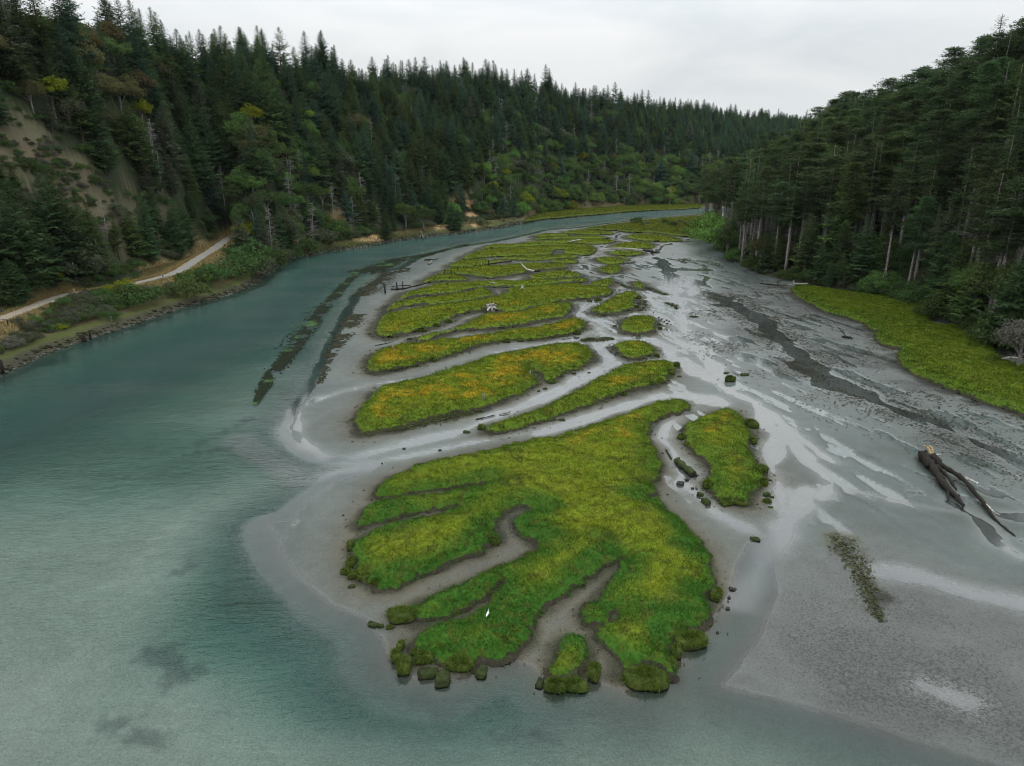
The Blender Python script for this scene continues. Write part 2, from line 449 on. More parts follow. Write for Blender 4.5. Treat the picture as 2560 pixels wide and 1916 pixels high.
  .9, .15, 'island right behind the long straight white log'),
 ([('I', [(1140,530),(1160,513),(1300,511),(1450,513),(1530,527),(1490,550),(1380,565),(1250,560)])],
  .9, .15, 'island right in front of the long straight white log'),
 ([('I', [(990,595),(1020,575),(1150,572),(1280,590),(1350,620),(1300,640),(1150,645),(1060,630)])],
  .9, .15, 'small oval island with mud all around, second below the long white log'),
 ([('I', [(1225,572),(1300,568),(1370,588),(1365,608),(1345,612),(1300,590)])],
  .8, .1, 'tiny grass tongue hugging a small oval island near the white log'),
 ([('I', [(1010,705),(1060,675),(1150,657),(1280,660),(1330,690),(1290,725),(1200,745),(1100,740),(1040,725)])],
  .95, .3, 'round olive island ringed by a thin stream, left of the open mudflat'),
 ([('G', [(840,265),(900,235),(1000,205),(1080,200),(1125,225),(1110,265),(1050,280),(950,276)])],
  .9, .35, 'small brownish island with dark weed trailing from its right side'),
 ([('G', [(1270,265),(1290,235),(1330,222),(1390,250),(1420,280),(1370,303),(1300,290)])],
  .9, .3, 'tiny outermost island with dark weed tail on the mudflat'),
 ([('G', [(870,495),(920,460),(1050,400),(1150,345),(1220,325),(1340,325),(1380,350),(1310,395),(1320,440),(1310,490),(1200,505),(1100,530),(1000,535),(900,515)])],
  1.0, .5, 'kite shaped olive island with a crumbling right edge'),
 ([('G', [(1145,660),(1160,600),(1230,560),(1330,548),(1450,548),(1520,570),(1525,640),(1510,690),(1400,710),(1300,715),(1200,690)])],
  1.0, .5, 'squarish island with a line of small dark stones off its right corner'),
 ([('G', [(1110,820),(1150,795),(1250,785),(1400,790),(1460,825),(1500,880),(1440,905),(1380,930),(1290,940),(1200,925),(1190,890),(1130,860)])],
  1.0, .45, 'squat olive island above the right end of the narrow diagonal island'),
 ([('D', [(250,1350),(280,1290),(340,1220),(360,1110),(430,1030),(500,1010),(580,1050),(640,1110),(650,1170),(610,1230),(600,1310),(540,1360),(450,1370),(370,1400),(300,1400)])],
  1.1, 0.0, 'smallest near island, a bright green mound at the mouth of a mud inlet'),
 ([('L', [(258,270),(280,240),(380,240),(700,280),(1000,320),(1200,345),(1350,345),(1500,420),(1590,450),(1500,475),(1400,500),(1440,555),(1560,562),(1620,540),(1700,600),(1900,640),(1930,700),(2000,800),(2020,850),(2212,900),(2500,960),(2700,1500),(2400,1360),(2212,1290),(2050,1230),(1900,1190),(1700,1120),(1500,1050),(1350,980),(1250,930),(1170,850),(1160,790),(1190,745),(1080,740),(980,690),(960,640),(1000,610),(920,590),(885,560),(900,540),(850,530),(750,500),(600,460),(450,400),(350,340)])],
  1.2, .05, 'yellow green marsh shelf along the right shore below the dark firs'),
 ([('I', [(262,205),(300,170),(450,120),(700,95),(1000,75),(1300,55),(1700,42),(2150,34),(2200,60),(2000,85),(1800,95),(1500,105),(1200,125),(1050,145),(900,150),(700,175),(500,185),(380,210),(280,222)])],
  1.0, .1, 'farthest marsh meadow across the river at the foot of the wooded hill'),
]

# ------------------------------------------------------------------ river, films of water and hills
SHORE_L = zp('P', [(-330, 1090), (-150, 1005)]) + zp('J', [(0,1310),(200,1220),(400,1120),(600,1050),(750,1000),(900,950),(1100,890),(1300,820),(1500,750),(1700,690),(1900,640),(2050,590)]) \
    + zp('K', [(230,790),(320,700),(400,640),(500,600),(650,570),(800,545),(950,530),(1100,500),(1250,470),(1400,450),(1500,440),(1700,420),(1850,400),(2000,380),(2100,355)]) \
    + zp('I', [(327,226),(380,216),(500,200),(700,185),(900,165),(1100,150),(1300,130),(1500,115),(1800,100),(2130,85)])
SPIT = zp('I', [(2120,152),(1600,190),(1150,245),(850,288),(700,296),(520,312),(420,342),(210,387)]) \
    + zp('H', [(1870,140),(1650,172),(1480,202),(1250,242),(1000,322),(830,372),(650,482),(600,512),(400,542),(390,582),(320,672),(100,802),(70,862)]) \
    + zp('F', [(778,640),(752,690),(722,750),(692,815),(672,850),(640,880),(625,925),(648,965),(690,985),(740,985),(800,990),(830,1000),(800,1020),(730,1040),(670,1085),(630,1125),(585,1132),(610,1190),(650,1250),(720,1305),(800,1342),(830,1382),(850,1430),(880,1455),(960,1470),(1040,1440),(1100,1418),(1160,1440),(1190,1475),(1250,1462),(1300,1470),(1350,1490),(1440,1455),(1480,1400),(1540,1330),(1575,1270),(1590,1220),(1610,1180),(1650,1150),(1670,1200),(1680,1280),(1650,1370),(1600,1440),(1565,1480),(1650,1500),(1800,1540),(2000,1600),(2212,1660),(2500,1760)])
sl = [gp(*p) for p in SHORE_L]; sp_ = [gp(*p) for p in SPIT]
LEFT_TAIL = [(-130., 20.), (-160., -120.)]
FAR_END = [(330., 690.), (600., 760.)]
RIVER = np.array(LEFT_TAIL[::-1] + sl + FAR_END + [(600., 715.), (330., 655.)] + sp_ + [(90., 38.), (200., -120.)])
SHORE_LINE = np.array(LEFT_TAIL[::-1] + sl + FAR_END + [(1500., 900.)])
LEFT_LAND = np.vstack([SHORE_LINE, [(1500., 3600.), (-3600., 3600.), (-3600., -120.)]])

# thin films and rills on the flats: crop, points, width in photo px
FILM = [
 ('F', [(1500,872),(1420,862),(1300,892),(1150,932),(1000,962),(850,992),(760,1005)], 8),
 ('B', [(1300,115),(1400,140),(1520,160)], 46), ('B', [(0,435),(400,330),(800,190),(1100,105)], 14),
 ('F', [(1250,745),(1150,762),(1000,797),(900,817),(800,832),(690,862),(650,882),(642,920),(662,960),(700,988)], 7),
 ('F', [(1330,785),(1270,822),(1200,852),(1120,882),(1060,902),(1000,932),(880,962),(770,988)], 16),
 ('G', [(960,690),(800,765),(600,805),(300,860),(0,905)], 10), ('G', [(960,680),(1000,740),(1120,770),(1050,815),(980,860),(1040,930),(1090,970),(1040,1010),(900,1090),(700,1200),(450,1340),(100,1480)], 13),
 ('G', [(960,690),(880,620),(780,550),(860,470),(1000,400),(1200,320)], 8), ('G', [(1120,770),(1300,775),(1450,790)], 8),
 ('G', [(1380,340),(1530,480),(1700,570),(1900,660)], 11), ('G', [(1480,530),(1650,640),(1890,730)], 9), ('G', [(1580,705),(1700,790),(1890,890)], 9),
 ('G', [(1440,790),(1600,870),(1640,950),(1760,1030),(1890,1090)], 16), ('G', [(1700,980),(1800,1060),(1890,1110)], 26),
 ('F', [(1490,790),(1560,835),(1630,870),(1665,930)], 8), ('F', [(1690,930),(1750,1000),(1800,1045),(1770,1075)], 14), ('F', [(1640,880),(1800,1000)], 4),
 ('F', [(1840,1060),(1960,1090),(2090,1112),(2150,1170),(2200,1200)], 4), ('F', [(2050,1085),(2100,1115),(2150,1160)], 9),
 ('B', [(1400,190),(1250,260),(1100,370),(1070,470),(1170,560),(1210,640),(1300,790),(1230,860),(1320,890),(1420,980),(1500,1070),(1620,1150),(1850,1260),(2000,1330)], 10),
 ('B', [(1390,790)], 14),
 ('F', [(1550,640),(1640,690),(1700,745),(1760,795),(1830,835),(1900,870),(1960,895)], 24), ('F', [(1740,790),(1800,830),(1860,850)], 42),
 ('F', [(2000,905),(2100,950),(2230,1015)], 10),
 ('F', [(1480,583),(1520,583)], 17), ('F', [(1530,600),(1490,640),(1440,640),(1560,660)], 8),
 ('F', [(1900,1235),(2000,1250),(2100,1285),(2230,1310)], 20), ('F', [(2170,1115),(2230,1120)], 9), ('F', [(510,950),(590,1005),(650,1045),(720,1015),(800,1003)], 26),
 ('F', [(1430,560),(1460,640),(1480,720),(1520,760),(1560,820)], 14),
 ('I', [(1250,330),(1230,390),(1090,470),(1050,550),(900,600),(850,650),(950,720),(1000,760),(1250,770)], 6),
 ('I', [(800,660),(1000,665),(1200,655),(1600,570)], 5), ('I', [(1990,400),(1700,470),(1600,560),(1750,700),(1950,860),(2200,990)], 9), ('I', [(1850,850),(2100,930),(2212,1000)], 18),
 ('F', [(1700,1120),(1660,1000),(1690,940)], 20), ('F', [(1740,1060),(1600,1300)], 26), ('F', [(1990,1480),(2080,1520)], 7), ('F', [(2050,1500),(2090,1512)], 9),
]

# skyline of each wooded hill: photo x, photo y of the canopy, distance of the ridge, distance of the foot
def _az(px, py): d = ray(px, py); return math.atan2(d[0], d[1]), d[2] / math.hypot(d[0], d[1])
SKY_L = [(-700,-260,225),(-300,-200,240),(0,-100,262),(150,-45,285),(260,-15,310),(330,20,335),(395,40,350),(440,82,360),(545,85,385),(650,95,405),(700,130,420),(800,100,440),(860,172,460),(960,160,520),(1065,155,560),(1170,165,600),(1270,186,650),(1365,190,690),(1450,218,730),(1540,230,790),(1620,240,850),(1710,250,920),(1850,278,1080),(1970,285,1200),(2037,292,1280),(2200,300,1400),(2900,330,1500)]
SKY_R = [(1740,540,470),(1765,512,470),(1790,470,465),(1841,405,455),(1920,350,440),(1980,325,430),(2022,312,410),(2046,280,395),(2077,268,385),(2128,250,370),(2161,240,360),(2222,212,345),(2276,205,330),(2318,180,320),(2394,135,300),(2463,105,290),(2511,60,280),(2560,58,275),(2700,0,265),(3100,-150,250),(3600,-250,240)]
FOOT_R = zp('P', [(1745, 548), (1790, 600), (1840, 655), (1905, 682), (1990, 700), (2110, 722), (2240, 742), (2370, 778), (2400, 815), (2480, 850), (2600, 905), (2900, 1010), (3400, 1150)])
FOOT_L = [gp(x, y, z) for x, y, z in [(-900, 900, 5), (-300, 850, 5), (0, 776, 5.6), (170, 727, 5.6), (290, 706, 5.6), (360, 672, 5.6), (440, 655, 5.6), (520, 615, 7), (580, 580, 9), (650, 655, 3.5), (700, 640, 3), (840, 600, 3), (1000, 575, 3), (1130, 558, 3), (1290, 545, 2.5), (1313, 536, 2), (1362, 527, 2), (1500, 513, 2), (1600, 510.5, 2), (1780, 508, 2), (1900, 508, 2), (2300, 508, 2), (3300, 508, 2)]]
TRACK_PX = [(-260, 880, 5.2), (-120, 838, 5.2), (0, 800, 5.2), (60, 777, 5.2), (115, 755, 5.2), (150, 742, 5.2), (185, 733, 5.2), (240, 728, 5.2), (290, 722, 5.2), (320, 715, 5.2), (353, 706, 5.3), (400, 695, 5.5), (440, 683, 5.7), (475, 661, 6.0), (500, 644, 6.5), (525, 630, 7.0), (550, 612, 7.6), (578, 592, 8.2), (600, 583, 8.5)]
TRACK = np.array([(*gp(x, y, z), z) for x, y, z in TRACK_PX])
TRACK = chaikin(TRACK, 1, False)

az = np.concatenate([np.linspace(-76, -46, 90, endpoint=False), np.linspace(-46, 46, 800, endpoint=False), np.linspace(46, 76, 91)])
az = np.radians(az)
rr = [9.0]
while rr[-1] < 1500: rr.append(rr[-1] * (1.0062 if rr[-1] > 30 else 1.03))
while rr[-1] < 4200: rr.append(rr[-1] * 1.05)
rr = np.array(rr)
NA, NR = len(az), len(rr)
AZ, RR = np.meshgrid(az, rr, indexing='ij')
GX = RR * np.sin(AZ); GY = RR * np.cos(AZ)


def prof(tab):
    a = []; t = []; r = []
    for px, py, rd in tab:
        A, T = _az(px, py); a.append(A); t.append(T); r.append(rd)
    return np.interp(az, a, t), np.interp(az, a, r), a


def foot(pts):
    P = chaikin(np.array(pts, float), 1, False)
    A = np.arctan2(P[:, 0], P[:, 1]); Rr = np.hypot(P[:, 0], P[:, 1])
    o = np.argsort(A)
    return np.interp(az, A[o], Rr[o])


tL, rL, _ = prof(SKY_L); kk = np.exp(-np.linspace(-2, 2, 31) ** 2); rL = np.convolve(np.pad(rL, 15, 'edge'), kk / kk.sum(), 'valid'); tR, rR, aR = prof(SKY_R)
fL = foot(FOOT_L); kk = np.exp(-np.linspace(-2, 2, 25) ** 2); fL = np.convolve(np.pad(fL, 12, 'edge'), kk / kk.sum(), 'valid'); fR = foot([gp(x, y, 1.2) for x, y in FOOT_R])
TREE_L, TREE_R = 22.0, 35.0


def hill(f, r, t, tree, sharp):
    zr = np.maximum(HC + r * t - tree, 3.0)
    u = np.clip((RR - f[:, None]) / (r - f)[:, None], 0, 1)
    z = zr[:, None] * (1 - (1 - u) ** sharp)
    back = np.maximum(RR - r[:, None], 0)
    z = z - 0.12 * back * sst(0, 60, back)
    return np.maximum(z, 0), u


hL, uL = hill(fL, rL, tL, TREE_L, 1.35)
hR, uR = hill(fR, rR, tR, TREE_R, 1.15)
rmask = sst(aR[0], aR[4], AZ)
hR = hR * rmask
gul = (fbm(GX / 42, GY / 42, 3, 5) - 0.5) * 14
hL = hL + gul * sst(0.03, 0.3, uL) * (1 - 0.65 * sst(.7, 1, uL))
hR = hR + gul * 0.7 * sst(0.08, 0.4, uR) * rmask * (1 - 0.6 * sst(.7, 1, uR))

dRiv = sdf(RIVER, GX, GY, 400.0)                     # + inside the river
ragged = (fbm(GX / 3.5, GY / 3.5, 3, 11) - 0.5) * np.clip(RR / 60, .5, 4)
inL = inside(LEFT_LAND, GX, GY)
dS = seg_dist(SHORE_LINE, GX, GY)
# flats
film_d = np.full(GX.shape, -9.0)
for key, pts, w in FILM:
    px_ = zp(key, pts); W = world(px_)
    sc = np.array([math.hypot(*gp(*p)) / FL * math.sqrt(1 + (HC / math.hypot(*gp(*p))) ** 2) for p in px_])
    zk = 1.0 / 0.86406 if key == 'F' else 1.0
    wd = np.array([w * s * zk * 0.75 for s in sc])
    lo = W.min(0) - 16; hi = W.max(0) + 16
    m = (GX > lo[0]) & (GX < hi[0]) & (GY > lo[1]) & (GY < hi[1])
    if len(W) == 1: d = np.hypot(GX[m] - W[0, 0], GY[m] - W[0, 1]) - wd[0]
    else: d = seg_dist(W, GX[m], GY[m], False, wd)
    film_d[m] = np.maximum(film_d[m], -d)
fd = film_d + ragged * 0.6 + (fbm(GX / 6, GY / 6, 3, 13) - .52) * 2.2 * np.clip(RR / 90, .6, 2.2)
micro = (fbm(GX / 5, GY / 5, 4, 3) - 0.5)
flat = 0.075 + 0.10 * micro + 0.03 * (fbm(GX / 1.1, GY / 1.1, 2, 8) - .5)
flowy = fbm(GX / 1.9 + GY * .12, GY / 8.5, 3, 23); rgn = sst(12, 26, GX) * sst(60, 90, GY) * sst(330, 250, GY)
flat = flat - .16 * rgn * sst(.53, .68, flowy) - .05 * sst(.6, .75, fbm(GX / 3, GY / 4.5, 3, 24)) * sst(-60, -20, GX)
flat = np.where(fd > -1.2, flat * (1 - sst(-1.2, 0.05, fd)) - 0.035 * sst(-0.6, 0.4, fd), flat)
dr = dRiv + ragged * 0.5
# bed depth: shallow sand near the spit, the deep channel under the left bank
chan = seg_dist(np.array([(-150., 20.), (-88., 105.), (-72., 170.), (-60., 230.), (-55., 300.), (-22., 400.), (40., 480.), (170., 590.), (400., 690.)]), GX, GY)
deep = 2.6 * np.exp(-(chan / 24.0) ** 2)
pool = lambda x, y, r, a: a * np.exp(-((GX - x) ** 2 + (GY - y) ** 2) / r ** 2)
deep = deep + pool(-18, 60, 8, .85) + pool(-12, 49, 7, .8) + pool(-22, 66, 8, .5) + pool(-3, 44, 6, .35) + pool(-46, 88, 12, .45) + pool(-24, 52, 6, .3)
bed = np.minimum(np.maximum(dr, 0) * 0.09, 0.16 + deep) + 0.06 * fbm(GX / 6, GY / 6, 3, 21) * sst(0, 3, dr)
z = np.where(dr > 0, -bed, np.minimum(flat, np.maximum(-dr * 0.05 - 0.004, -0.004) + 0.02 * (micro > 0.05)))
# left bank
bank = 0.5 * sst(0, 1.6, dS) + 0.75 * sst(1.5, 3.5, dS) + 0.35 * sst(3.5, 8, dS)
west = sst(math.radians(-16), math.radians(-22), AZ)
bank = bank + west * 3.8 * sst(7, 15, dS) + (1 - west) * (1.6 * sst(4, 9, dS)) * (AZ < _az(1290, 545)[0])
bank = bank + (fbm(GX / 2.2, GY / 2.2, 3, 41) - .5) * .7 * sst(1, 4, dS) * (1 - sst(-.2, .2, AZ))
z = np.where(inL, np.maximum(bank - ragged * 0.12 * sst(.5, 2, dS), hL * 1.0 + bank * (1 - sst(0, .1, uL))), z)
z = np.where(inL & (uL > .1), np.maximum(hL, 1.5), z)
# bluffs above the river bend
for bx, by, bz, br, bh in [(1165, 545, 0, 15, 9.5), (1120, 548, 0, 12, 8.5), (880, 575, 0, 17, 7.0), (820, 585, 0, 14, 5.5)]:
    X0, Y0 = gp(bx, by, 3); q = np.hypot(GX - X0, GY - Y0 - 6)
    z = np.where(inL, z + bh * (1 - sst(br * .55, br * 1.25, q)) * sst(2, 7, dS) * (1 - sst(.15, .5, uL)), z)
# right hill
inR = (hR > 0.02) & (RR > fR[:, None])
z = np.where(inR, np.maximum(z, 0.25 + hR), z)
z = np.where((RR > 1500) & ~inL & ~inR, -1.0, z)
dT = seg_dist(TRACK[:, :2], GX, GY)
mT = dT < 9
if mT.any():
    xs, ys = GX[mT], GY[mT]
    k = np.argmin((xs[:, None] - TRACK[None, :, 0]) ** 2 + (ys[:, None] - TRACK[None, :, 1]) ** 2, 1)
    w = 1 - sst(2.0, 6.5, dT[mT])
    z[mT] = z[mT] * (1 - w) + TRACK[k, 2] * w
z = z + np.where(inL & (uL > .03), (fbm(GX / 3.2, (GY * .45 + z * 1.2) / 3.2, 3, 44) - .5) * 1.6, 0)
GZ = z
LR = np.log(rr)


def tz(x, y):
    x = np.asarray(x, float); y = np.asarray(y, float)
    a = np.arctan2(x, y); r = np.maximum(np.hypot(x, y), 9.01)
    i = np.clip(np.searchsorted(az, a) - 1, 0, NA - 2); j = np.clip(np.searchsorted(rr, r) - 1, 0, NR - 2)
    fa = np.clip((a - az[i]) / (az[i + 1] - az[i]), 0, 1); fr = np.clip((r - rr[j]) / (rr[j + 1] - rr[j]), 0, 1)
    return (GZ[i, j] * (1 - fa) + GZ[i + 1, j] * fa) * (1 - fr) + (GZ[i, j + 1] * (1 - fa) + GZ[i + 1, j + 1] * fa) * fr


SLOPE = (GZ - HC) / RR
CUM = np.maximum.accumulate(SLOPE, axis=1)


def hit(px, py):
    """where the sight line of a photo pixel meets the ground"""
    A, T = _az(px, py)
    i = min(max(int(np.searchsorted(az, A)), 1), NA - 1)
    row = CUM[i]; j = int(np.searchsorted(row, T))
    if j >= NR: return None
    j = max(j, 1)
    s0, s1 = SLOPE[i, j - 1], SLOPE[i, j]
    f = np.clip((T - s0) / (s1 - s0 + 1e-12), 0, 1)
    r = rr[j - 1] + (rr[j] - rr[j - 1]) * f
    return r * math.sin(A), r * math.cos(A)


def hits(pxs):
    return np.array([h for h in (hit(x, y) for x, y in pxs) if h is not None])

# ------------------------------------------------------------------ island fields
isl_polys = []
ISL = [(a_, b_ * (.98 if gp(*zp(*a_[0])[0])[1] < 150 else 1.0), c_, d_) for a_, b_, c_, d_ in ISL]
for pieces, h, orange, label in ISL:
    px_ = [p for key, pts in pieces for p in zp(key, pts)]
    isl_polys.append(np.array([gp(x, y, h) for x, y in px_]))
dI = np.full(GX.shape, -9.0)
for P in isl_polys:
    dI = np.maximum(dI, sdf(P, GX, GY, 9.0))
GZ = np.where((dI > 0.6) & (RR < 700), np.minimum(GZ, 0.05), GZ)       # ground passes under the islands
toe = np.exp(-np.maximum(-dI, 0) / 1.1) * (dI < 0.6)                     # mud heaped against their banks
GZ = np.where((~inL) & (~inR) & (dI > -5) & (dI <= .6), GZ + 0.13 * toe * sst(-.3, .3, -dr), GZ)
SLOPE = (GZ - HC) / RR
CUM = np.maximum.accumulate(SLOPE, axis=1)

# ------------------------------------------------------------------ ground colours (albedo by zone)
def lerp3(c, col, w):
    return c * (1 - w[..., None]) + np.array(col) * w[..., None]


hy = GY * .45 + np.maximum(GZ, 0) * 1.3
n1 = fbm(GX / 9, np.where(inL, hy, GY) / 9, 3, 61); n2 = fbm(GX / 2.3, np.where(inL, hy, GY) / 2.3, 3, 62)
col = np.empty(GX.shape + (3,)); col[:] = (0.064, 0.086, 0.079)
col = lerp3(col, (0.045, 0.060, 0.055), sst(.35, .7, n1) * .8)
brown = np.exp(-np.maximum(-dI, 0) / 3.0)
col = lerp3(col, (0.092, 0.080, 0.056), np.clip(brown * 1.3, 0, 1) * .85)
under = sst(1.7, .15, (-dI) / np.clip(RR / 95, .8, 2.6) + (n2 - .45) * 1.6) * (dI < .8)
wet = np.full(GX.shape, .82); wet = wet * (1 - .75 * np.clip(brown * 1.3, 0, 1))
speck = .34 + .3 * sst(.4, .7, n1) + .3 * np.clip(brown, 0, 1)
# right flats: wet, littered with dead weed; sky sheen put into the paler colour
Rflat = world(zp('F', [(1560, 640), (1700, 610), (1850, 700), (2212, 880), (2400, 1100), (2212, 1060), (2050, 960), (1850, 900), (1650, 850), (1500, 700)]))
dRf = sdf(Rflat, GX, GY, 30.0); wR = sst(-12, 4, dRf)
speck = speck + .45 * wR * sst(.3, .6, n1)
wet = wet * (1 - wR) + .6 * wR; col = lerp3(col, (0.095, 0.109, 0.104), wR * .8)
BR = world(zp('F', [(1570, 1485), (1640, 1380), (1750, 1200), (1900, 1180), (2300, 1350), (2500, 1700), (2100, 1600)])); wB = sst(-6, 3, sdf(BR, GX, GY, 15.))
speck = speck + .38 * wB; col = lerp3(col, (0.072, 0.072, 0.068), wB * .6)
dark = [(zp('F', [(1810, 1160), (1850, 1215), (1880, 1290), (1905, 1345)]), (1.2, 1.4, .8, .3)),
        (zp('G', [(800, 800), (950, 790), (1100, 778)]), (1., 2.2, .8)), (zp('G', [(1600, 440), (1660, 470)]), (1.2, 1.2)), (zp('G', [(1440, 330), (1560, 350)]), (1.6, 1.2)), (zp('G', [(1870, 570)]), (1.5,)),
        (zp('E', [(520, 660), (750, 640), (1000, 600)]), (1.0, 1.2, .5)), (zp('E', [(700, 1320), (1000, 1250), (1350, 1170), (1700, 1080)]), (1.2, 1.6, 1.6, 1.2)), (zp('G', [(1060, 880), (1150, 930)]), (1.4, 1.4)), (zp('G', [(950, 900), (960, 990)]), (1.2, 1.2))]
weed = np.zeros(GX.shape)
for px_, w in dark:
    W = world(px_); lo = W.min(0) - 10; hi = W.max(0) + 10
    m = (GX > lo[0]) & (GX < hi[0]) & (GY > lo[1]) & (GY < hi[1])
    d = seg_dist(W, GX[m], GY[m], False, w) if len(W) > 1 else np.hypot(GX[m] - W[0, 0], GY[m] - W[0, 1]) - w[0]
    weed[m] = np.maximum(weed[m], sst(.9, -.6, d + (n2[m] - .5) * 3))
col = lerp3(col, (0.085, 0.085, 0.045), weed * .75); speck = speck + weed * .55
wet = wet * (1 - .6 * weed)
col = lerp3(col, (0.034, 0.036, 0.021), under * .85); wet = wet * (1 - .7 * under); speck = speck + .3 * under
# river bed: pale sand, dark eelgrass patches
bedw = sst(0.03, .3, dr)
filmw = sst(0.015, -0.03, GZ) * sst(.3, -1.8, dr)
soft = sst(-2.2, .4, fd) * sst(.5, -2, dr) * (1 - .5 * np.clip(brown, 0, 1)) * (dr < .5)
col = lerp3(col, (0.25, 0.27, 0.265), np.maximum(filmw, soft * .4) * .9)  # bed under films painted paler to stand in for bright sky reflection
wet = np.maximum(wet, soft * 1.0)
wet = np.maximum(wet, sst(.07, .0, GZ) * (1 - .5 * brown))
col = lerp3(col, (0.262, 0.266, 0.225), bedw * sst(.8, 11, dr))
eel = np.zeros(GX.shape)
EEL = [('F', [(345, 1410), (370, 1450), (350, 1490)], 22), ('F', [(310, 1585), (320, 1610)], 6), ('F', [(265, 1560)], 4), ('F', [(350, 1240), (400, 1225), (410, 1200)], 11), ('F', [(430, 950), (480, 930), (540, 900)], 14), ('F', [(420, 970), (500, 960)], 9),
       ('F', [(900, 1500), (960, 1530)], 12), ('F', [(1080, 1560), (1200, 1580)], 9), ('F', [(1230, 1545), (1260, 1560)], 8)]
for key, pts, w in EEL:
    W = world(zp(key, pts)); wd = w * 1.157 * 60 / FL * .8
    lo = W.min(0) - 8; hi = W.max(0) + 8
    m = (GX > lo[0]) & (GX < hi[0]) & (GY > lo[1]) & (GY < hi[1])
    d = seg_dist(W, GX[m], GY[m], False, [wd] * len(W)) if len(W) > 1 else np.hypot(GX[m] - W[0, 0], GY[m] - W[0, 1]) - wd
    eel[m] = np.maximum(eel[m], sst(1.0, -.9, d + (n2[m] - .5) * 4.0 + (fbm(GX[m] / .8, GY[m] / .8, 3, 66) - .5) * 2.5))
col = lerp3(col, (0.045, 0.055, 0.05), np.where(dr > 0.2, eel * .62, 0))
col = lerp3(col, (0.13, 0.16, 0.12), np.where(dr > 0, sst(.8, 2.0, -GZ) * .8, 0))
speck = np.where(dr > .3, .15, speck); wet = np.where(dr > .3, 0, wet)
# left bank: dark rocky toe, green verge, brown scrub floor, hill floor
c2 = np.empty_like(col); c2[:] = (0.045, 0.042, 0.03)
c2 = lerp3(c2, (0.058, 0.068, 0.022), sst(2.2, 3.6, dS + (n2 - .5) * 2.5))
c2 = lerp3(c2, (0.085, 0.072, 0.036), sst(5.5, 7.5, dS + (n1 - .5) * 4))
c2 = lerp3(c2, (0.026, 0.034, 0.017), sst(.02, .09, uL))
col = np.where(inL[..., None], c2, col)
wet = np.where(inL, 0, wet); speck = np.where(inL, .25, speck)
dTc = dT + (n2 - .5) * 1.6
verge = sst(6.5, 2.5, dTc) * inL * (GZ < 10.5)
col = lerp3(col, (0.25, 0.19, 0.085), verge * .85)
GLADE = hits([(640/1.84, 1290/1.84), (655/1.84, 1215/1.84), (720/1.84, 1205/1.84), (840/1.84, 1200/1.84), (905/1.84, 1165/1.84), (910/1.84, 1130/1.84), (1030/1.84, 1095/1.84), (990/1.84, 1150/1.84), (870/1.84, 1215/1.84)])
if len(GLADE) > 3:
    col = lerp3(col, (0.30, 0.225, 0.11), sst(-1.5, .8, sdf(GLADE, GX, GY, 10.0)))
# bare eroded slope high on the left, bare sandy bluffs
BARE_PX = [[(-80, 310), (0, 312), (62, 325), (125, 352), (160, 390), (200, 408), (225, 435), (262, 475), (285, 515), (305, 560), (325, 605), (285, 600), (230, 560), (150, 530), (110, 495), (70, 440), (0, 425), (-80, 430)], [(330, 500), (350, 520), (365, 560), (350, 590), (322, 560)], [(405, 510), (440, 530), (440, 560), (410, 560)]]
BARE = [hits(p) for p in BARE_PX]
bare = np.zeros(GX.shape)
for P in BARE:
    if len(P) > 3: bare = np.maximum(bare, sst(-2.5, 1.5, sdf(P, GX, GY, 12.0) + (n2 - .5) * 5))
col = lerp3(col, (0.118, 0.096, 0.064), bare * (inL & (uL > .02)))
col = lerp3(col, (0.085, 0.085, 0.05), bare * sst(.42, .56, n2) * .85)
SAND_PX = [[(1118, 508), (1140, 502), (1180, 500), (1195, 512), (1180, 520), (1125, 520)], [(1170, 530), (1195, 540), (1225, 562), (1185, 568), (1165, 558)], [(790, 558), (860, 545), (880, 540), (860, 552), (800, 566)], [(925, 572), (938, 585), (945, 598), (915, 602), (925, 590)], [(880, 600), (930, 596), (960, 600), (930, 606)], [(1080, 558), (1120, 562), (1135, 570), (1090, 574)], [(745, 622), (775, 620), (770, 630), (745, 630)]]
sand = np.zeros(GX.shape)
for p in SAND_PX:
    P = hits(p)
    if len(P) > 3: sand = np.maximum(sand, sst(-1.5, 1.0, sdf(P, GX, GY, 8.0) + (n2 - .5) * 2))
col = lerp3(col, (0.42, 0.29, 0.15), sand * inL)
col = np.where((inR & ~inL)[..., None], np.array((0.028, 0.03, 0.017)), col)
wet = np.where(inR, 0, wet)
col = np.where(((RR > 480) & ~inL & ~inR & (dr < 0))[..., None], np.array((0.11, 0.12, 0.03)), col)

idx = np.arange(NA * NR).reshape(NA, NR)
quads = np.stack([idx[:-1, :-1], idx[:-1, 1:], idx[1:, 1:], idx[1:, :-1]], -1).reshape(-1, 4)
V = np.stack([GX, GY, GZ], -1).reshape(-1, 3)
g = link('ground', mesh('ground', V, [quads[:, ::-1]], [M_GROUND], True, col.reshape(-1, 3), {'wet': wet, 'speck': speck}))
tag(g, kind='structure')

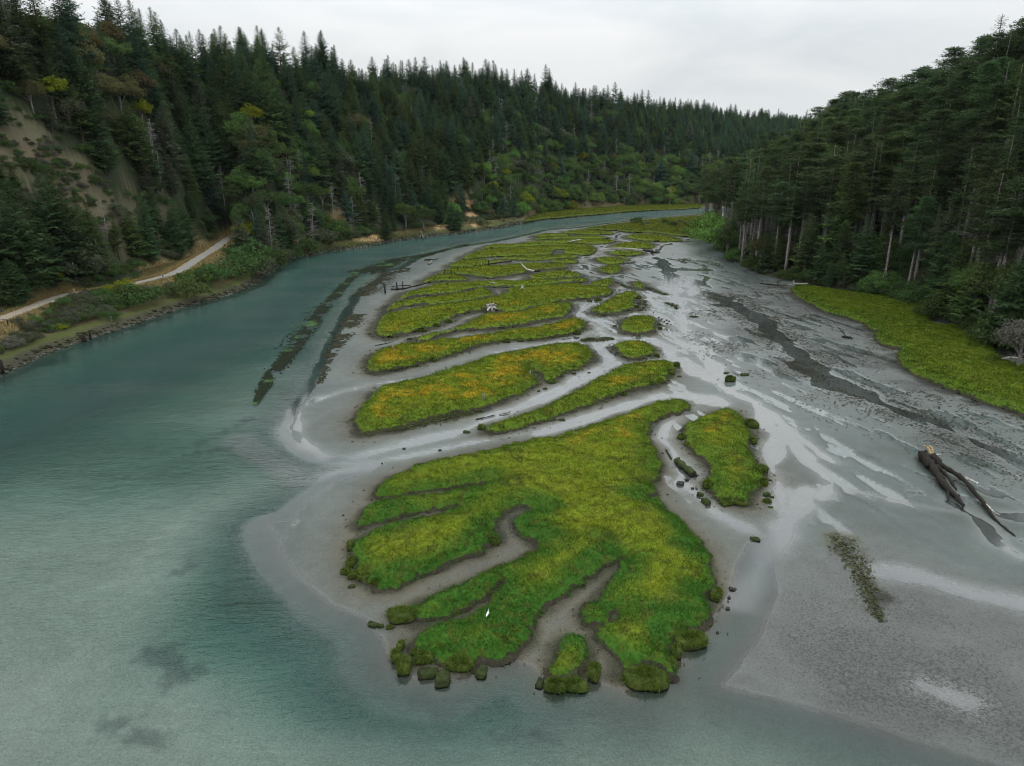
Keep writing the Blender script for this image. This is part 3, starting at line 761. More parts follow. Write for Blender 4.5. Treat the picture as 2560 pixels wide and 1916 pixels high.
# water surface: one level sheet wherever the ground dips under it
dep = np.maximum(-GZ, 0)
near = (GZ < 0.03)
cell = (near[:-1, :-1] | near[1:, :-1] | near[:-1, 1:] | near[1:, 1:]).reshape(-1)
cell &= (RR[:-1, :-1].reshape(-1) < 1500)
wq = quads[cell][:, ::-1]
used = np.unique(wq); remap = np.full(NA * NR, -1); remap[used] = np.arange(len(used))
WV = V[used].copy(); WV[:, 2] = 0
openw = sst(0.0, 5.0, dr).reshape(-1)[used]
wave = .003 + .5 * openw * sst(.02, .5, dep.reshape(-1)[used]) + .35 * openw * sst(.3, 1.6, dep.reshape(-1)[used])
w_ = link('water', mesh('water', WV, [remap[wq]], [M_WATER], True, None, {'depth': dep.reshape(-1)[used], 'wave': wave, 'film': sst(-1.5, .6, fd).reshape(-1)[used] * .9 + .1 * (1 - openw)}))
tag(w_, kind='structure')

# dirt track on the left bank
TS = chaikin(TRACK, 2, False)
tt = np.gradient(TS[:, :2], axis=0); tt /= np.linalg.norm(tt, axis=1)[:, None]
nn = np.stack([-tt[:, 1], tt[:, 0]], 1)
rows = []
for k in np.linspace(-1, 1, 7):
    hw = 1.8 + .35 * (vnoise(np.arange(len(TS)) * .35, np.zeros(len(TS)) + k, 9) - .5)
    p = TS[:, :2] + nn * (k * hw)[:, None]
    rows.append(np.stack([p[:, 0], p[:, 1], tz(p[:, 0], p[:, 1]) + .05 - .04 * abs(k) ** 4], 1))
Rw = np.stack(rows, 1); n_, m_ = Rw.shape[:2]; ii = np.arange(n_ * m_).reshape(n_, m_)
tq = np.stack([ii[:-1, :-1], ii[1:, :-1], ii[1:, 1:], ii[:-1, 1:]], -1).reshape(-1, 4)
tc = np.empty((n_ * m_, 3)); tc[:] = (0.26, 0.225, 0.175)
far_ = sst(195, 225, np.hypot(Rw[..., 0], Rw[..., 1])).reshape(-1)
tc = lerp3(tc, (0.235, 0.23, 0.215), far_)
tag(link('dirt_track', mesh('dirt_track', Rw.reshape(-1, 3), [tq], [mat_col('track_gravel', .95, .1)], True, tc)), kind='structure')

# ------------------------------------------------------------------ islands
def grass_col(x, y, rim, orange):
    orange = np.clip(orange, 0, 1) if orange != .55 else .02 + .75 * sst(82, 112, y + .8 * x)
    a = fbm(x / 7, y / 7, 3, 71); b = fbm(x / 1.6, y / 1.6, 3, 72); c = fbm(x / 4.2, y / 4.2, 2, 73); d = fbm(x / .55, y / .55, 2, 74)
    col = np.empty(x.shape + (3,)); col[:] = (0.172, 0.215, 0.017)
    col = lerp3(col, (0.140, 0.198, 0.016), sst(.42, .62, c) * .8)
    col = lerp3(col, (0.18, 0.180, 0.025), sst(.5, .68, b) * .35)
    o = sst(.62 - .2 * orange, .80 - .2 * orange, .55 * a + .45 * b) * np.clip(orange * 1.25, 0, 1) * sst(.8, 3.2, rim)
    col = lerp3(col, (0.40, 0.265, 0.018), o * .66)
    near = np.hypot(x, y) < 130
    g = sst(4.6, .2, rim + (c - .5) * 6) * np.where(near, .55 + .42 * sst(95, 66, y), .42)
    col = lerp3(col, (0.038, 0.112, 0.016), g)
    col = lerp3(col, (0.085, 0.10, 0.016), sst(.55, .72, d) * .5)
    e = fbm(x / 1.15 + 40, y / 1.15, 2, 75)
    col = lerp3(col, (0.07, 0.085, 0.018), sst(.66, .76, e) * .6)
    return col


rngI = np.random.RandomState(4)
ISLAND_OBJ = []
for k, (P, (pieces, h, orange, label)) in enumerate(zip(isl_polys, ISL)):
    cen = P.mean(0); dist = max(40.0, float(np.hypot(P[:, 0], P[:, 1]).min()))
    cs = float(np.clip(dist / 380, .16, 1.1))
    lo = P.min(0) - 1.5; hi = P.max(0) + 1.5
    xs = np.arange(lo[0], hi[0], cs); csy = cs * (1 if dist < 150 else 1.6); ys = np.arange(lo[1], hi[1], csy)
    X, Y = np.meshgrid(xs, ys, indexing='ij')
    X = X + rngI.uniform(-.3, .3, X.shape) * cs; Y = Y + rngI.uniform(-.3, .3, Y.shape) * cs
    sc = max(1.0, dist / 130)
    d = sdf(chaikin(P, 1), X, Y, 4.0)
    dn = d + (fbm(X / (1.3 * sc), Y / (1.3 * sc), 3, 30) - .5) * min(1.3 * sc, 1.6) - (.05 if dist < 150 else min(.6 if dist < 190 else 1.5, .06 * math.sqrt(abs(np.sum(P[:, 0] * np.roll(P[:, 1], -1) - P[:, 1] * np.roll(P[:, 0], -1))) / 2)))
    bw = .36 * min(sc, 1.8)                                              # width of the bank
    slump = sst(.5, .66, fbm(X / (3.0 * sc), Y / (3.0 * sc), 2, 39)) * sst(1.5 * sc, .2, dn) * (.5 if dist < 150 else .2)
    bw = bw * (.55 + 1.3 * fbm(X / (2.4 * sc), Y / (2.4 * sc), 2, 38))
    rnd = 2.3 if dist < 150 else .9 * sc
    top = .46 + .30 * sst(0, .55, dn) + .24 * sst(.2, rnd, dn) - slump * .55 
    hum = (fbm(X / 1.3, Y / 1.3, 3, 31) - .5) * .42 + (fbm(X / 5, Y / 5, 2, 33) - .5) * .3
    Z = h * np.where(dn > 0, top, .46 * (1 - np.clip(-dn / bw, 0, 1.6) ** .8)) + hum * sst(-.2, .6, dn)
    Z = np.where(dn > 0, Z, Z + (fbm(X / .6, Y / .6, 2, 35) - .5) * .25)
    keep = dn > -bw * 1.5
    id2 = np.arange(X.size).reshape(X.shape)
    q = np.stack([id2[:-1, :-1], id2[1:, :-1], id2[1:, 1:], id2[:-1, 1:]], -1).reshape(-1, 4)
    kq = keep.reshape(-1)[q].all(1); q = q[kq]
    q = np.where(np.arange(len(q))[:, None] >= 0, q, q)
    dq = dn.reshape(-1)[q].min(1)
    VV = np.stack([X, Y, Z], -1).reshape(-1, 3) - np.array([cen[0], cen[1], 0])
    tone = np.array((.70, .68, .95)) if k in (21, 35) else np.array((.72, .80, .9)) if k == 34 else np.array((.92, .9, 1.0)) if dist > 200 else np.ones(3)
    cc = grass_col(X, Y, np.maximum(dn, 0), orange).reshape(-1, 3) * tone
    root = thing('marsh_island', label, 'grassy island', (cen[0], cen[1], 0), 'grassy islands in the estuary')
    ISLAND_OBJ.append(root)
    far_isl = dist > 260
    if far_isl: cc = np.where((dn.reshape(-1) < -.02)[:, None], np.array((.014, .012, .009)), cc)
    for nm, sel, mt in (('turf', (dq > -.02) | far_isl, M_TURF), ('mud_bank', (dq <= -.02) & (not far_isl), M_BANK)):
        qq = q[sel]
        if not len(qq): continue
        u = np.unique(qq); rm = np.full(X.size, -1); rm[u] = np.arange(len(u))
        c_ = cc[u] * .75
        if nm == 'mud_bank':
            zz = Z.reshape(-1)[u]
            c_ = np.empty((len(u), 3)); c_[:] = (0.032, 0.027, 0.02)
            c_ = lerp3(c_, (0.03, 0.045, 0.013), sst(.4, .8, zz / h + (fbm(X.reshape(-1)[u] / .7, Y.reshape(-1)[u] / .7, 2, 37) - .5)))
        o = link(nm, mesh(nm, VV[u], [rm[qq]], [mt], True, c_), root)
        if nm == 'turf': turf_o = o
    # grass blades
    area = float((keep & (dn > 0)).sum()) * cs * csy
    bl = float(np.clip(.30 * dist / 75, .30, .48)); bwid = float(np.clip(dist / 705 * .5, .035, .3))
    dens = float(np.clip(62 * (70 / dist) ** 1.7, 2.2, 85))
    if QUICK: dens *= .25
    n = int(area * dens * 1.25)
    bx = rngI.uniform(lo[0], hi[0], int(n * (hi[0] - lo[0]) * (hi[1] - lo[1]) / max(area, 1) / 1.25) + 1); by = rngI.uniform(lo[1], hi[1], len(bx))
    gi = np.clip(((bx - lo[0]) / cs).astype(int), 0, X.shape[0] - 1); gj = np.clip(((by - lo[1]) / csy).astype(int), 0, X.shape[1] - 1)
    dd = dn[gi, gj]; ok = dd > (-.12 if dist < 150 else .5)
    bx, by, dd, gi, gj = bx[ok], by[ok], dd[ok], gi[ok], gj[ok]
    bz = Z[gi, gj]; n = len(bx)
    if n:
        tuft = fbm(bx / .9, by / .9, 2, 81)
        L = bl * rngI.uniform(.55, 1.15, n) * (.35 + 1.35 * tuft) * np.where(dd < .9 * sc, 1.45 if dist < 150 else 1.0, 1.0)
        wind = fbm(bx / 2.6, by / 2.6, 2, 82) * 9
        ang = wind + rngI.normal(0, .7, n); lean = rngI.uniform(.35, .95, n)
        e = .15
        gx = (sdf(P, bx + e, by, 3.) - sdf(P, bx - e, by, 3.)); gy = (sdf(P, bx, by + e, 3.) - sdf(P, bx, by - e, 3.))
        rimw = sst(.9 * sc, 0, dd)
        ox = np.cos(ang) * (1 - rimw) - gx / (2 * e) * rimw; oy = np.sin(ang) * (1 - rimw) - gy / (2 * e) * rimw
        lean = lean + .95 * rimw
        drape = (dd < .22) & (rngI.rand(n) < .6) & (dist < 150)
        lean = np.where(drape, rngI.uniform(1.7, 2.5, n), lean)
        tip = np.stack([bx - cen[0] + ox * L * np.sin(lean), by - cen[1] + oy * L * np.sin(lean), bz + L * np.cos(lean)], 1)
        wx = rngI.normal(0, 1, n); wy = rngI.normal(0, 1, n); wn = np.hypot(wx, wy) + 1e-6
        Wd = np.stack([wx / wn, wy / wn, np.zeros(n)], 1) * (bwid * rngI.uniform(.5, 1.2, n))[:, None]
        B = np.stack([bx - cen[0], by - cen[1], bz - .04], 1)
        BV = np.stack([B - Wd, B + Wd, tip], 1).reshape(-1, 3)
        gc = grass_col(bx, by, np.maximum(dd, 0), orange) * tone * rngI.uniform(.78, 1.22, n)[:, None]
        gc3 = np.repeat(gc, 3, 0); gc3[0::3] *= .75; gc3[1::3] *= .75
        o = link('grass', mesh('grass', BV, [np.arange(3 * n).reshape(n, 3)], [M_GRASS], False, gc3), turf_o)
        o['kind'] = 'stuff'
# ------------------------------------------------------------------ trees: prototypes
M_BARK = mat_bark('bark', (0.085, 0.07, 0.055)); M_PALEBARK = mat_bark('pale_bark', (0.24, 0.22, 0.20)); M_DEAD = mat_bark('dead_wood', (0.26, 0.25, 0.23))
LEAF = {
 'dark green': mat_leaf('needles_dark_green', (0.056, 0.096, 0.040)),
 'blue green': mat_leaf('needles_blue_green', (0.048, 0.094, 0.060)),
 'olive': mat_leaf('needles_olive', (0.078, 0.116, 0.038)),
 'brownish': mat_leaf('needles_brownish', (0.060, 0.084, 0.036)),
 'leafy green': mat_leaf('leaves_green', (0.082, 0.140, 0.038)),
 'bright green': mat_leaf('leaves_bright_green', (0.12, 0.205, 0.045)),
 'deep green': mat_leaf('leaves_deep_green', (0.057, 0.098, 0.032)),
 'tan brown': mat_leaf('leaves_tan_brown', (0.102, 0.098, 0.044)),
 'yellow green': mat_leaf('leaves_yellow_green', (0.17, 0.20, 0.018)),
 'grey green': mat_leaf('leaves_grey_green', (0.085, 0.10, 0.06)),
 'greyish': mat_leaf('twigs_greyish', (0.11, 0.108, 0.09)),
}


def unit(v): return v / (np.linalg.norm(v, axis=-1, keepdims=True) + 1e-9)


def conifer(seed, H, R, cs, rag, dens=1.6, tier=.58, flat=0.0):
    g = np.random.RandomState(seed); m = MB(); tk = MB()
    bend = g.normal(0, .012 * H, 2)
    axis = lambda z: np.array([bend[0] * (z / H) ** 2, bend[1] * (z / H) ** 2, z])
    zs = np.linspace(0, H * .985, 9)
    tk.tube([axis(q) for q in zs], .016 * H * (1 - .93 * zs / H) + .02, 6, .06, g)
    z = cs * H
    while z < H * .985:
        t = (z - cs * H) / (H * (1 - cs))
        env = R * ((1 - t) ** (.78 - .25 * flat)) * min(1.0, .55 + 3 * t) + .12
        env *= 1 + .22 * math.sin(z * 2.1 + seed) * (1 - t)
        nb = g.randint(5, 8)
        a0 = g.uniform(0, 6.28)
        for b in range(nb):
            if g.rand() < rag * .45: continue
            a = a0 + b * 6.283 / nb + g.normal(0, .25); L = env * g.uniform(1 - rag * .75, 1.12)
            hd = np.array([math.cos(a), math.sin(a), 0]); sd = np.array([-hd[1], hd[0], 0])
            p0 = -.22 - .16 * g.rand() + .85 * t; lift = .35 * g.rand()
            n = max(4, int(L * dens * 2))
            s = np.linspace(.12, 1, n) + g.uniform(-.04, .04, n)
            zz = z + L * (p0 * s + lift * s ** 2.2)
            pos = axis(z)[None] * np.array([1, 1, 0]) + hd * (L * s)[:, None] + np.array([0, 0, 1.0]) * zz[:, None]
            for sg in (-1, 1):
                fl = (.30 + .30 * (1 - s)) * L * .62 + .28
                fl = fl * g.uniform(.7, 1.2, n)
                D = hd * .75 + sd * sg * g.uniform(.45, 1.0, n)[:, None] + np.array([0, 0, 1.0]) * g.uniform(-.55, .1, n)[:, None]
                D = unit(D) * fl[:, None]
                W = unit(np.cross(D, np.array([0, 0, 1.0]) + g.normal(0, .35, (n, 3)))) * (fl * g.uniform(.13, .21, n))[:, None]
                m.cards(pos, D, W)
        z += tier * (1 - .5 * t) * (H / 22) ** .5 * g.uniform(.8, 1.3)
    n = 14; q = np.linspace(.93, 1.0, n) * H
    P = np.array([axis(v) for v in q]); A = g.uniform(0, 6.28, n)
    D = np.stack([np.cos(A) * .5, np.sin(A) * .5, np.full(n, .8)], 1) * (.25 + .8 * (H - q) / H * 4)[:, None]
    m.cards(P, D, unit(np.cross(D, g.normal(0, 1, (n, 3)))) * .08)
    if cs > .25:                                   # dead stubs on the clear stem
        for k in range(16):
            zz = g.uniform(.15, cs) * H; a = g.uniform(0, 6.28); L = g.uniform(.8, 2.4)
            p = axis(zz); tk.tube([p, p + np.array([math.cos(a) * L, math.sin(a) * L, -.25 * L])], [.05, .015], 3, cap=False)
    return tk, m


def layered(seed, H, R):
    """wind-shaped fir: clear stem, then separate flat plates of foliage"""
    g = np.random.RandomState(seed); m = MB(); tk = MB()
    bend = g.normal(0, .02 * H, 2)
    axis = lambda z: np.array([bend[0] * (z / H) ** 2, bend[1] * (z / H) ** 2, z])
    zs = np.linspace(0, H * .98, 9)
    tk.tube([axis(q) for q in zs], .0135 * H * (1 - .9 * zs / H) + .02, 6, .06, g)
    cs = g.uniform(.48, .64); z = cs * H
    while z < H:
        t = (z / H - cs) / (1 - cs)
        env = R * (.75 + .5 * math.sin(t * 2.6)) * (1 - t ** 2.5 * .75)
        for b in range(g.randint(2, 5)):
            a = g.uniform(0, 6.28); L = env * g.uniform(.45, 1.15)
            hd = np.array([math.cos(a), math.sin(a), 0.0])
            p0 = axis(z); p1 = p0 + hd * L + np.array([0, 0, L * g.uniform(-.12, .25)])
            tk.tube([p0, (p0 + p1) / 2 + [0, 0, .1 * L], p1], [.09, .06, .02], 4, cap=False)
            for c in range(int(3 + L * 1.1)):
                f = g.uniform(.3, 1.05); cc = p0 + (p1 - p0) * f + g.normal(0, .32 * L, 3) * [1, 1, .12]
                n = 26; pr = g.normal(0, 1, (n, 3)) * [.62, .62, .16] + cc
                D = unit(pr - cc + hd * .5 + g.normal(0, .3, (n, 3)) * [1, 1, .4]) * g.uniform(.45, .95, n)[:, None]
                m.cards(pr, D, unit(np.cross(D, np.array([0, 0, 1.0]) + g.normal(0, .4, (n, 3)))) * g.uniform(.1, .17, n)[:, None])
        z += g.uniform(.5, 1.25) * H / 34
    for k in range(22):
        zz = g.uniform(.12, cs) * H; a = g.uniform(0, 6.28); L = g.uniform(.8, 3)
        p = axis(zz); tk.tube([p, p + np.array([math.cos(a) * L, math.sin(a) * L, -.2 * L])], [.05, .012], 3, cap=False)
    return tk, m


def broad(seed, H, R, nl=26, low=.25, leaf=.5, per=120):
    g = np.random.RandomState(seed); m = MB(); tk = MB()
    tk.tube([[0, 0, -.3], [g.normal(0, .1), g.normal(0, .1), H * .3], [g.normal(0, .2), g.normal(0, .2), H * .6]], [.03 * H, .024 * H, .012 * H], 6, .1, g)
    for k in range(nl):
        v = unit(g.normal(0, 1, 3)); v[2] = abs(v[2]) * 1.0 - .15; f = g.uniform(.45, .95)
        c = np.array([v[0] * R * f, v[1] * R * f, H * (low + (1 - low) * .42) + v[2] * f * H * (1 - low) * .52])
        r = R * g.uniform(.2, .42)
        if low == 0: c[2] = H * (.14 + .62 * abs(v[2]) * f + .1 * g.rand()); c[:2] *= 1.1 - .35 * c[2] / H
        if k % 3 == 0: tk.tube([[0, 0, H * g.uniform(.2, .5)], c * [.5, .5, .8], c], [.012 * H, .008 * H, .004 * H], 4, cap=False)
        n = int(per * g.uniform(.7, 1.3))
        d = unit(g.normal(0, 1, (n, 3))); d[:, 2] = np.where(d[:, 2] < -.4, -d[:, 2], d[:, 2])
        P = c + d * (r * g.uniform(.55, 1.08, n))[:, None] * [1, 1, .8]
        D = unit(np.cross(d, g.normal(0, 1, (n, 3))) + .35 * d + [0, 0, .1]) * (leaf * g.uniform(.6, 1.3, n))[:, None]
        m.cards(P, D, unit(np.cross(D, d + g.normal(0, .4, (n, 3)))) * (leaf * g.uniform(.22, .36, n))[:, None])
    return tk, m


def snag(seed, H, R, nb=46):
    g = np.random.RandomState(seed); tk = MB(); br = MB()
    bend = g.normal(0, .03 * H, 2); axis = lambda z: np.array([bend[0] * (z / H) ** 2, bend[1] * (z / H) ** 2, z])
    zs = np.linspace(0, H, 9); tk.tube([axis(q) for q in zs], .014 * H * (1 - .9 * zs / H) + .02, 6, .08, g)
    for k in range(nb):
        zz = g.uniform(.18, .98) * H; a = g.uniform(0, 6.28); L = R * (1.1 - zz / H) * g.uniform(.4, 1.3) + .5
        p = axis(zz); hd = np.array([math.cos(a), math.sin(a), 0]); up = g.uniform(-.25, .35)
        e = p + hd * L + [0, 0, L * up]; mid = (p + e) / 2 + g.normal(0, .08 * L, 3)
        br.tube([p, mid, e], [.07, .05, .015], 3, cap=False)
        for q in range(4):
            f = g.uniform(.3, .95); s0 = p + (e - p) * f; s1 = s0 + (hd * .5 + g.normal(0, .6, 3)) * L * .35
            br.tube([s0, s1], [.035, .01], 3, cap=False)
    return tk, br


PROTO = {}   # species -> list of (trunk mesh, crown mesh, nominal height, look)
def add_proto(sp, tk, cr, H, look, bark):
    a = tk.me(sp + '_trunk', [bark], True)
    PROTO.setdefault(sp, []).append([a, cr, H, look, bark])


for i, (H, R, cs, rag, look) in enumerate([(22, 5.6, .05, .25, 'broad'), (23, 4.7, .07, .3, 'narrow'), (21, 6.2, .04, .45, 'ragged'), (24, 5.2, .14, .5, 'ragged'), (20, 5.9, .03, .2, 'broad'), (23, 4.1, .1, .35, 'narrow'), (22, 5.2, .25, .65, 'thin crowned')]):
    tk, cr = conifer(100 + i, H, R, cs, rag)
    add_proto('spruce_tree', tk, cr, H, look, M_BARK)
for i, (H, R) in enumerate([(34, 4.4), (36, 4.0), (33, 5.0), (35, 4.6)]):
    tk, cr = layered(200 + i, H, R)
    add_proto('fir_tree', tk, cr, H, 'flat topped', M_PALEBARK)
for i, (H, R, cs, rag) in enumerate([(35, 4.2, .48, .5), (34, 3.6, .42, .45), (33, 4.4, .55, .6)]):
    tk, cr = conifer(250 + i, H, R, cs, rag, 1.5, .7, .5)
    add_proto('fir_tree', tk, cr, H, 'spire topped', M_PALEBARK)
for i, (H, R, nl) in enumerate([(11, 5.2, 30), (12, 4.8, 26), (10, 5.8, 34), (13, 4.4, 26)]):
    tk, cr = broad(300 + i, H, R, nl)
    add_proto('broadleaf_tree', tk, cr, H, ('round', 'high crowned', 'spreading', 'high crowned')[i], M_PALEBARK)
for i, (H, R, nl) in enumerate([(9, 5.0, 36), (8, 5.6, 38)]):
    tk, cr = broad(340 + i, H, R, nl, 0.0, .5, 120)
    add_proto('broadleaf_tree', tk, cr, H, ('bushy', 'wide')[i], M_PALEBARK)
for i, (H, R) in enumerate([(17, 4.2), (14, 3.8), (19, 3.6)]):
    tk, cr = snag(400 + i, H, R)
    add_proto('dead_tree', tk, cr, H, ('bare', 'broken', 'slender')[i], M_DEAD)
for i, (H, R, nl) in enumerate([(2.2, 1.7, 16), (1.7, 1.9, 18), (2.6, 1.6, 16), (1.4, 1.3, 12)]):
    tk, cr = broad(500 + i, H, R, nl, .0, .20, 75)
    add_proto('shrub', tk, cr, H, ('rounded', 'low spreading', 'upright', 'small')[i], M_BARK)
CROWN = {}


def crown_mesh(sp, v, color):
    k = (sp, v, color)
    if k not in CROWN:
        cr = PROTO[sp][v][1]
        base = CROWN.get((sp, v))
        if base is None:
            base = CROWN[(sp, v)] = cr.me(sp + '_crown', [M_DEAD], False)
        me = base.copy(); me.materials.clear(); me.materials.append(M_DEAD if sp == 'dead_tree' else LEAF[color])
        CROWN[k] = me
    return CROWN[k]


# ------------------------------------------------------------------ trees: where they stand
TREES = []    # species, variant, colour, x, y, z, height, rotation
rt = random.Random(77)
rLi = lambda A: (np.interp(A, az, fL), np.interp(A, az, rL))
rRi = lambda A: (np.interp(A, az, fR), np.interp(A, az, rR))
RMAZ = aR[0]
BARE_ALL = [P for P in BARE if len(P) > 3]; SANDP = [P for P in (hits(p) for p in SAND_PX) if len(P) > 3]


def put(sp, x, y, h, color=None, v=None, sink=.15, front=False):
    n = len(PROTO[sp]); v = rt.randrange(n) if v is None else v
    TREES.append((sp, v, color, x, y, float(tz(x, y)) - sink, h, rt.uniform(0, 6.28)))


cand = []
for X0, X1, Y0, Y1, step, rmin, rmax in [(-420, 430, 60, 440, 5.0, 0, 380), (-420, 560, 200, 780, 5.3, 380, 620), (-300, 1000, 500, 1600, 6.8, 620, 1550)]:
    nx = int((X1 - X0) / step); ny = int((Y1 - Y0) / step)
    for i in range(nx):
        for j in range(ny):
            x = X0 + (i + rt.uniform(.05, .95)) * step; y = Y0 + (j + rt.uniform(.05, .95)) * step
            r = math.hypot(x, y)
            if rmin <= r < rmax: cand.append((x, y))
cand = np.array(cand)
cA = np.arctan2(cand[:, 0], cand[:, 1]); cR = np.hypot(cand[:, 0], cand[:, 1])
ok = np.abs(cA) < R_(40.5); cand, cA, cR = cand[ok], cA[ok], cR[ok]
f1, r1 = rLi(cA); f2, r2 = rRi(cA)
u1 = (cR - f1) / (r1 - f1); u2 = (cR - f2) / (r2 - f2)
isR = (cA > aR[1]) & (u2 > 0.0) & (cR < r2 + 16)
isL = ~isR & inside(LEFT_LAND, cand[:, 0], cand[:, 1]) & (u1 > .0) & (cR < r1 + 22) & ~((cA > aR[2]) & (cR > f2) & (cR < r2 + 30))
bad = np.zeros(len(cand), bool)
for P in BARE_ALL: bad |= sdf(P, cand[:, 0], cand[:, 1], 4.) > -.6
for P in SANDP: bad |= sdf(P, cand[:, 0], cand[:, 1], 4.) > -1.2
if len(GLADE) > 3: bad |= sdf(GLADE, cand[:, 0], cand[:, 1], 4.) > -1.5
bad |= seg_dist(TRACK[:, :2], cand[:, 0], cand[:, 1]) < 4.2
cz = tz(cand[:, 0], cand[:, 1])
clump = fbm(cand[:, 0] / 38, cand[:, 1] / 38, 3, 91); clump2 = fbm(cand[:, 0] / 22, cand[:, 1] / 22, 2, 92)
cpx, cpy = to_px(cand[:, 0], cand[:, 1], cz)
for i in range(len(cand)):
    x, y = cand[i]; px_, py_ = cpx[i], cpy[i]
    a_, b_, c_ = rt.random(), rt.random(), rt.random()
    if bad[i] or px_ < -120 or px_ > 2680: continue
    if isR[i]:
        u = u2[i]
        if u < .035:
            if a_ < .5: put('broadleaf_tree', x, y, 5 + 4 * b_, 'deep green' if c_ < .7 else 'leafy green', 4 + (c_ > .5))
            elif a_ < .85: put('spruce_tree', x, y, 8 + 6 * b_, 'brownish' if c_ < .5 else 'dark green')
            continue
        if u > .1 and rt.random() < .2: continue
        if a_ < .09: put('dead_tree', x, y, 16 + 10 * b_, None)
        elif u < .14 and a_ < .5: put('spruce_tree', x, y, 13 + 9 * b_, ('brownish', 'dark green', 'olive')[int(c_ * 3)])
        elif u < .2 and a_ < .55: put('broadleaf_tree', x, y, 7 + 5 * b_, 'deep green', 4 + (c_ > .5))
        else: put('fir_tree', x, y, (29 + 10 * b_) * (.88 + .12 * min(1, u * 4)), ('brownish', 'dark green', 'dark green', 'brownish', 'olive')[int(c_ * 5)])
    elif isL[i]:
        u = u1[i]; r = cR[i]
        if u < .012: continue
        bl = 0.07
        if clump[i] > .62: bl = .45
        if 590 < px_ < 850 and 330 < py_ < 640: bl = .6
        if px_ > 1180 and u < .32: bl = .82
        elif px_ > 1180: bl = .22
        tan_ = px_ < 400 and 60 < py_ < 300 and clump2[i] > .42
        if tan_: bl = .75
        if px_ < 310 and 410 < py_ < 650 and u > .05 and a_ < .4: continue
        if u < .05 and px_ < 640 and a_ < .5: put('shrub', x, y, 1.6 + 1.6 * b_, ('deep green', 'grey green')[int(c_ * 2)]); continue
        d_ = rt.random()
        if a_ < bl:
            if tan_: put('broadleaf_tree', x, y, 9 + 5 * b_, 'tan brown' if d_ < .7 else 'olive')
            else: put('broadleaf_tree', x, y, (8 + 6 * b_), v=(4 if u < .12 and rt.random() < .6 else None), color='yellow green' if d_ < .04 else 'bright green' if (d_ < .16 and u < .5) else 'leafy green' if d_ < .55 else 'tan brown' if (d_ < .63 and u > .3) else 'grey green' if d_ > .93 else 'deep green')
        elif a_ > .955 - (.05 if u < .35 else 0): put('dead_tree', x, y, 11 + 9 * b_, None)
        else:
            h = 16 + 11 * b_ if c_ < .72 else 8 + 7 * b_
            if u > .8: h = 15 + 12 * b_ * b_ + (5 if c_ < .12 else 0)
            if u < .12: h *= .8
            cl = 'dark green' if d_ < .5 else 'blue green' if d_ < (.72 if r < 500 else .9) else 'olive' if d_ < .93 else 'brownish' if d_ < .965 or u > .6 else 'grey green'
            put('spruce_tree', x, y, h, cl)

# trees and shrubs that stand out: photo x and y of the foot, photo y of the tip
def hero(sp, bx, by, ty, color, v=None):
    q = hit(bx, by)
    if q is None: return
    x, y = q; zz = float(tz(x, y)); r = math.hypot(x, y)
    A, T = _az(bx, ty); h = HC + r * T - zz
    if h > .3: put(sp, x, y, h + .15, color, v)


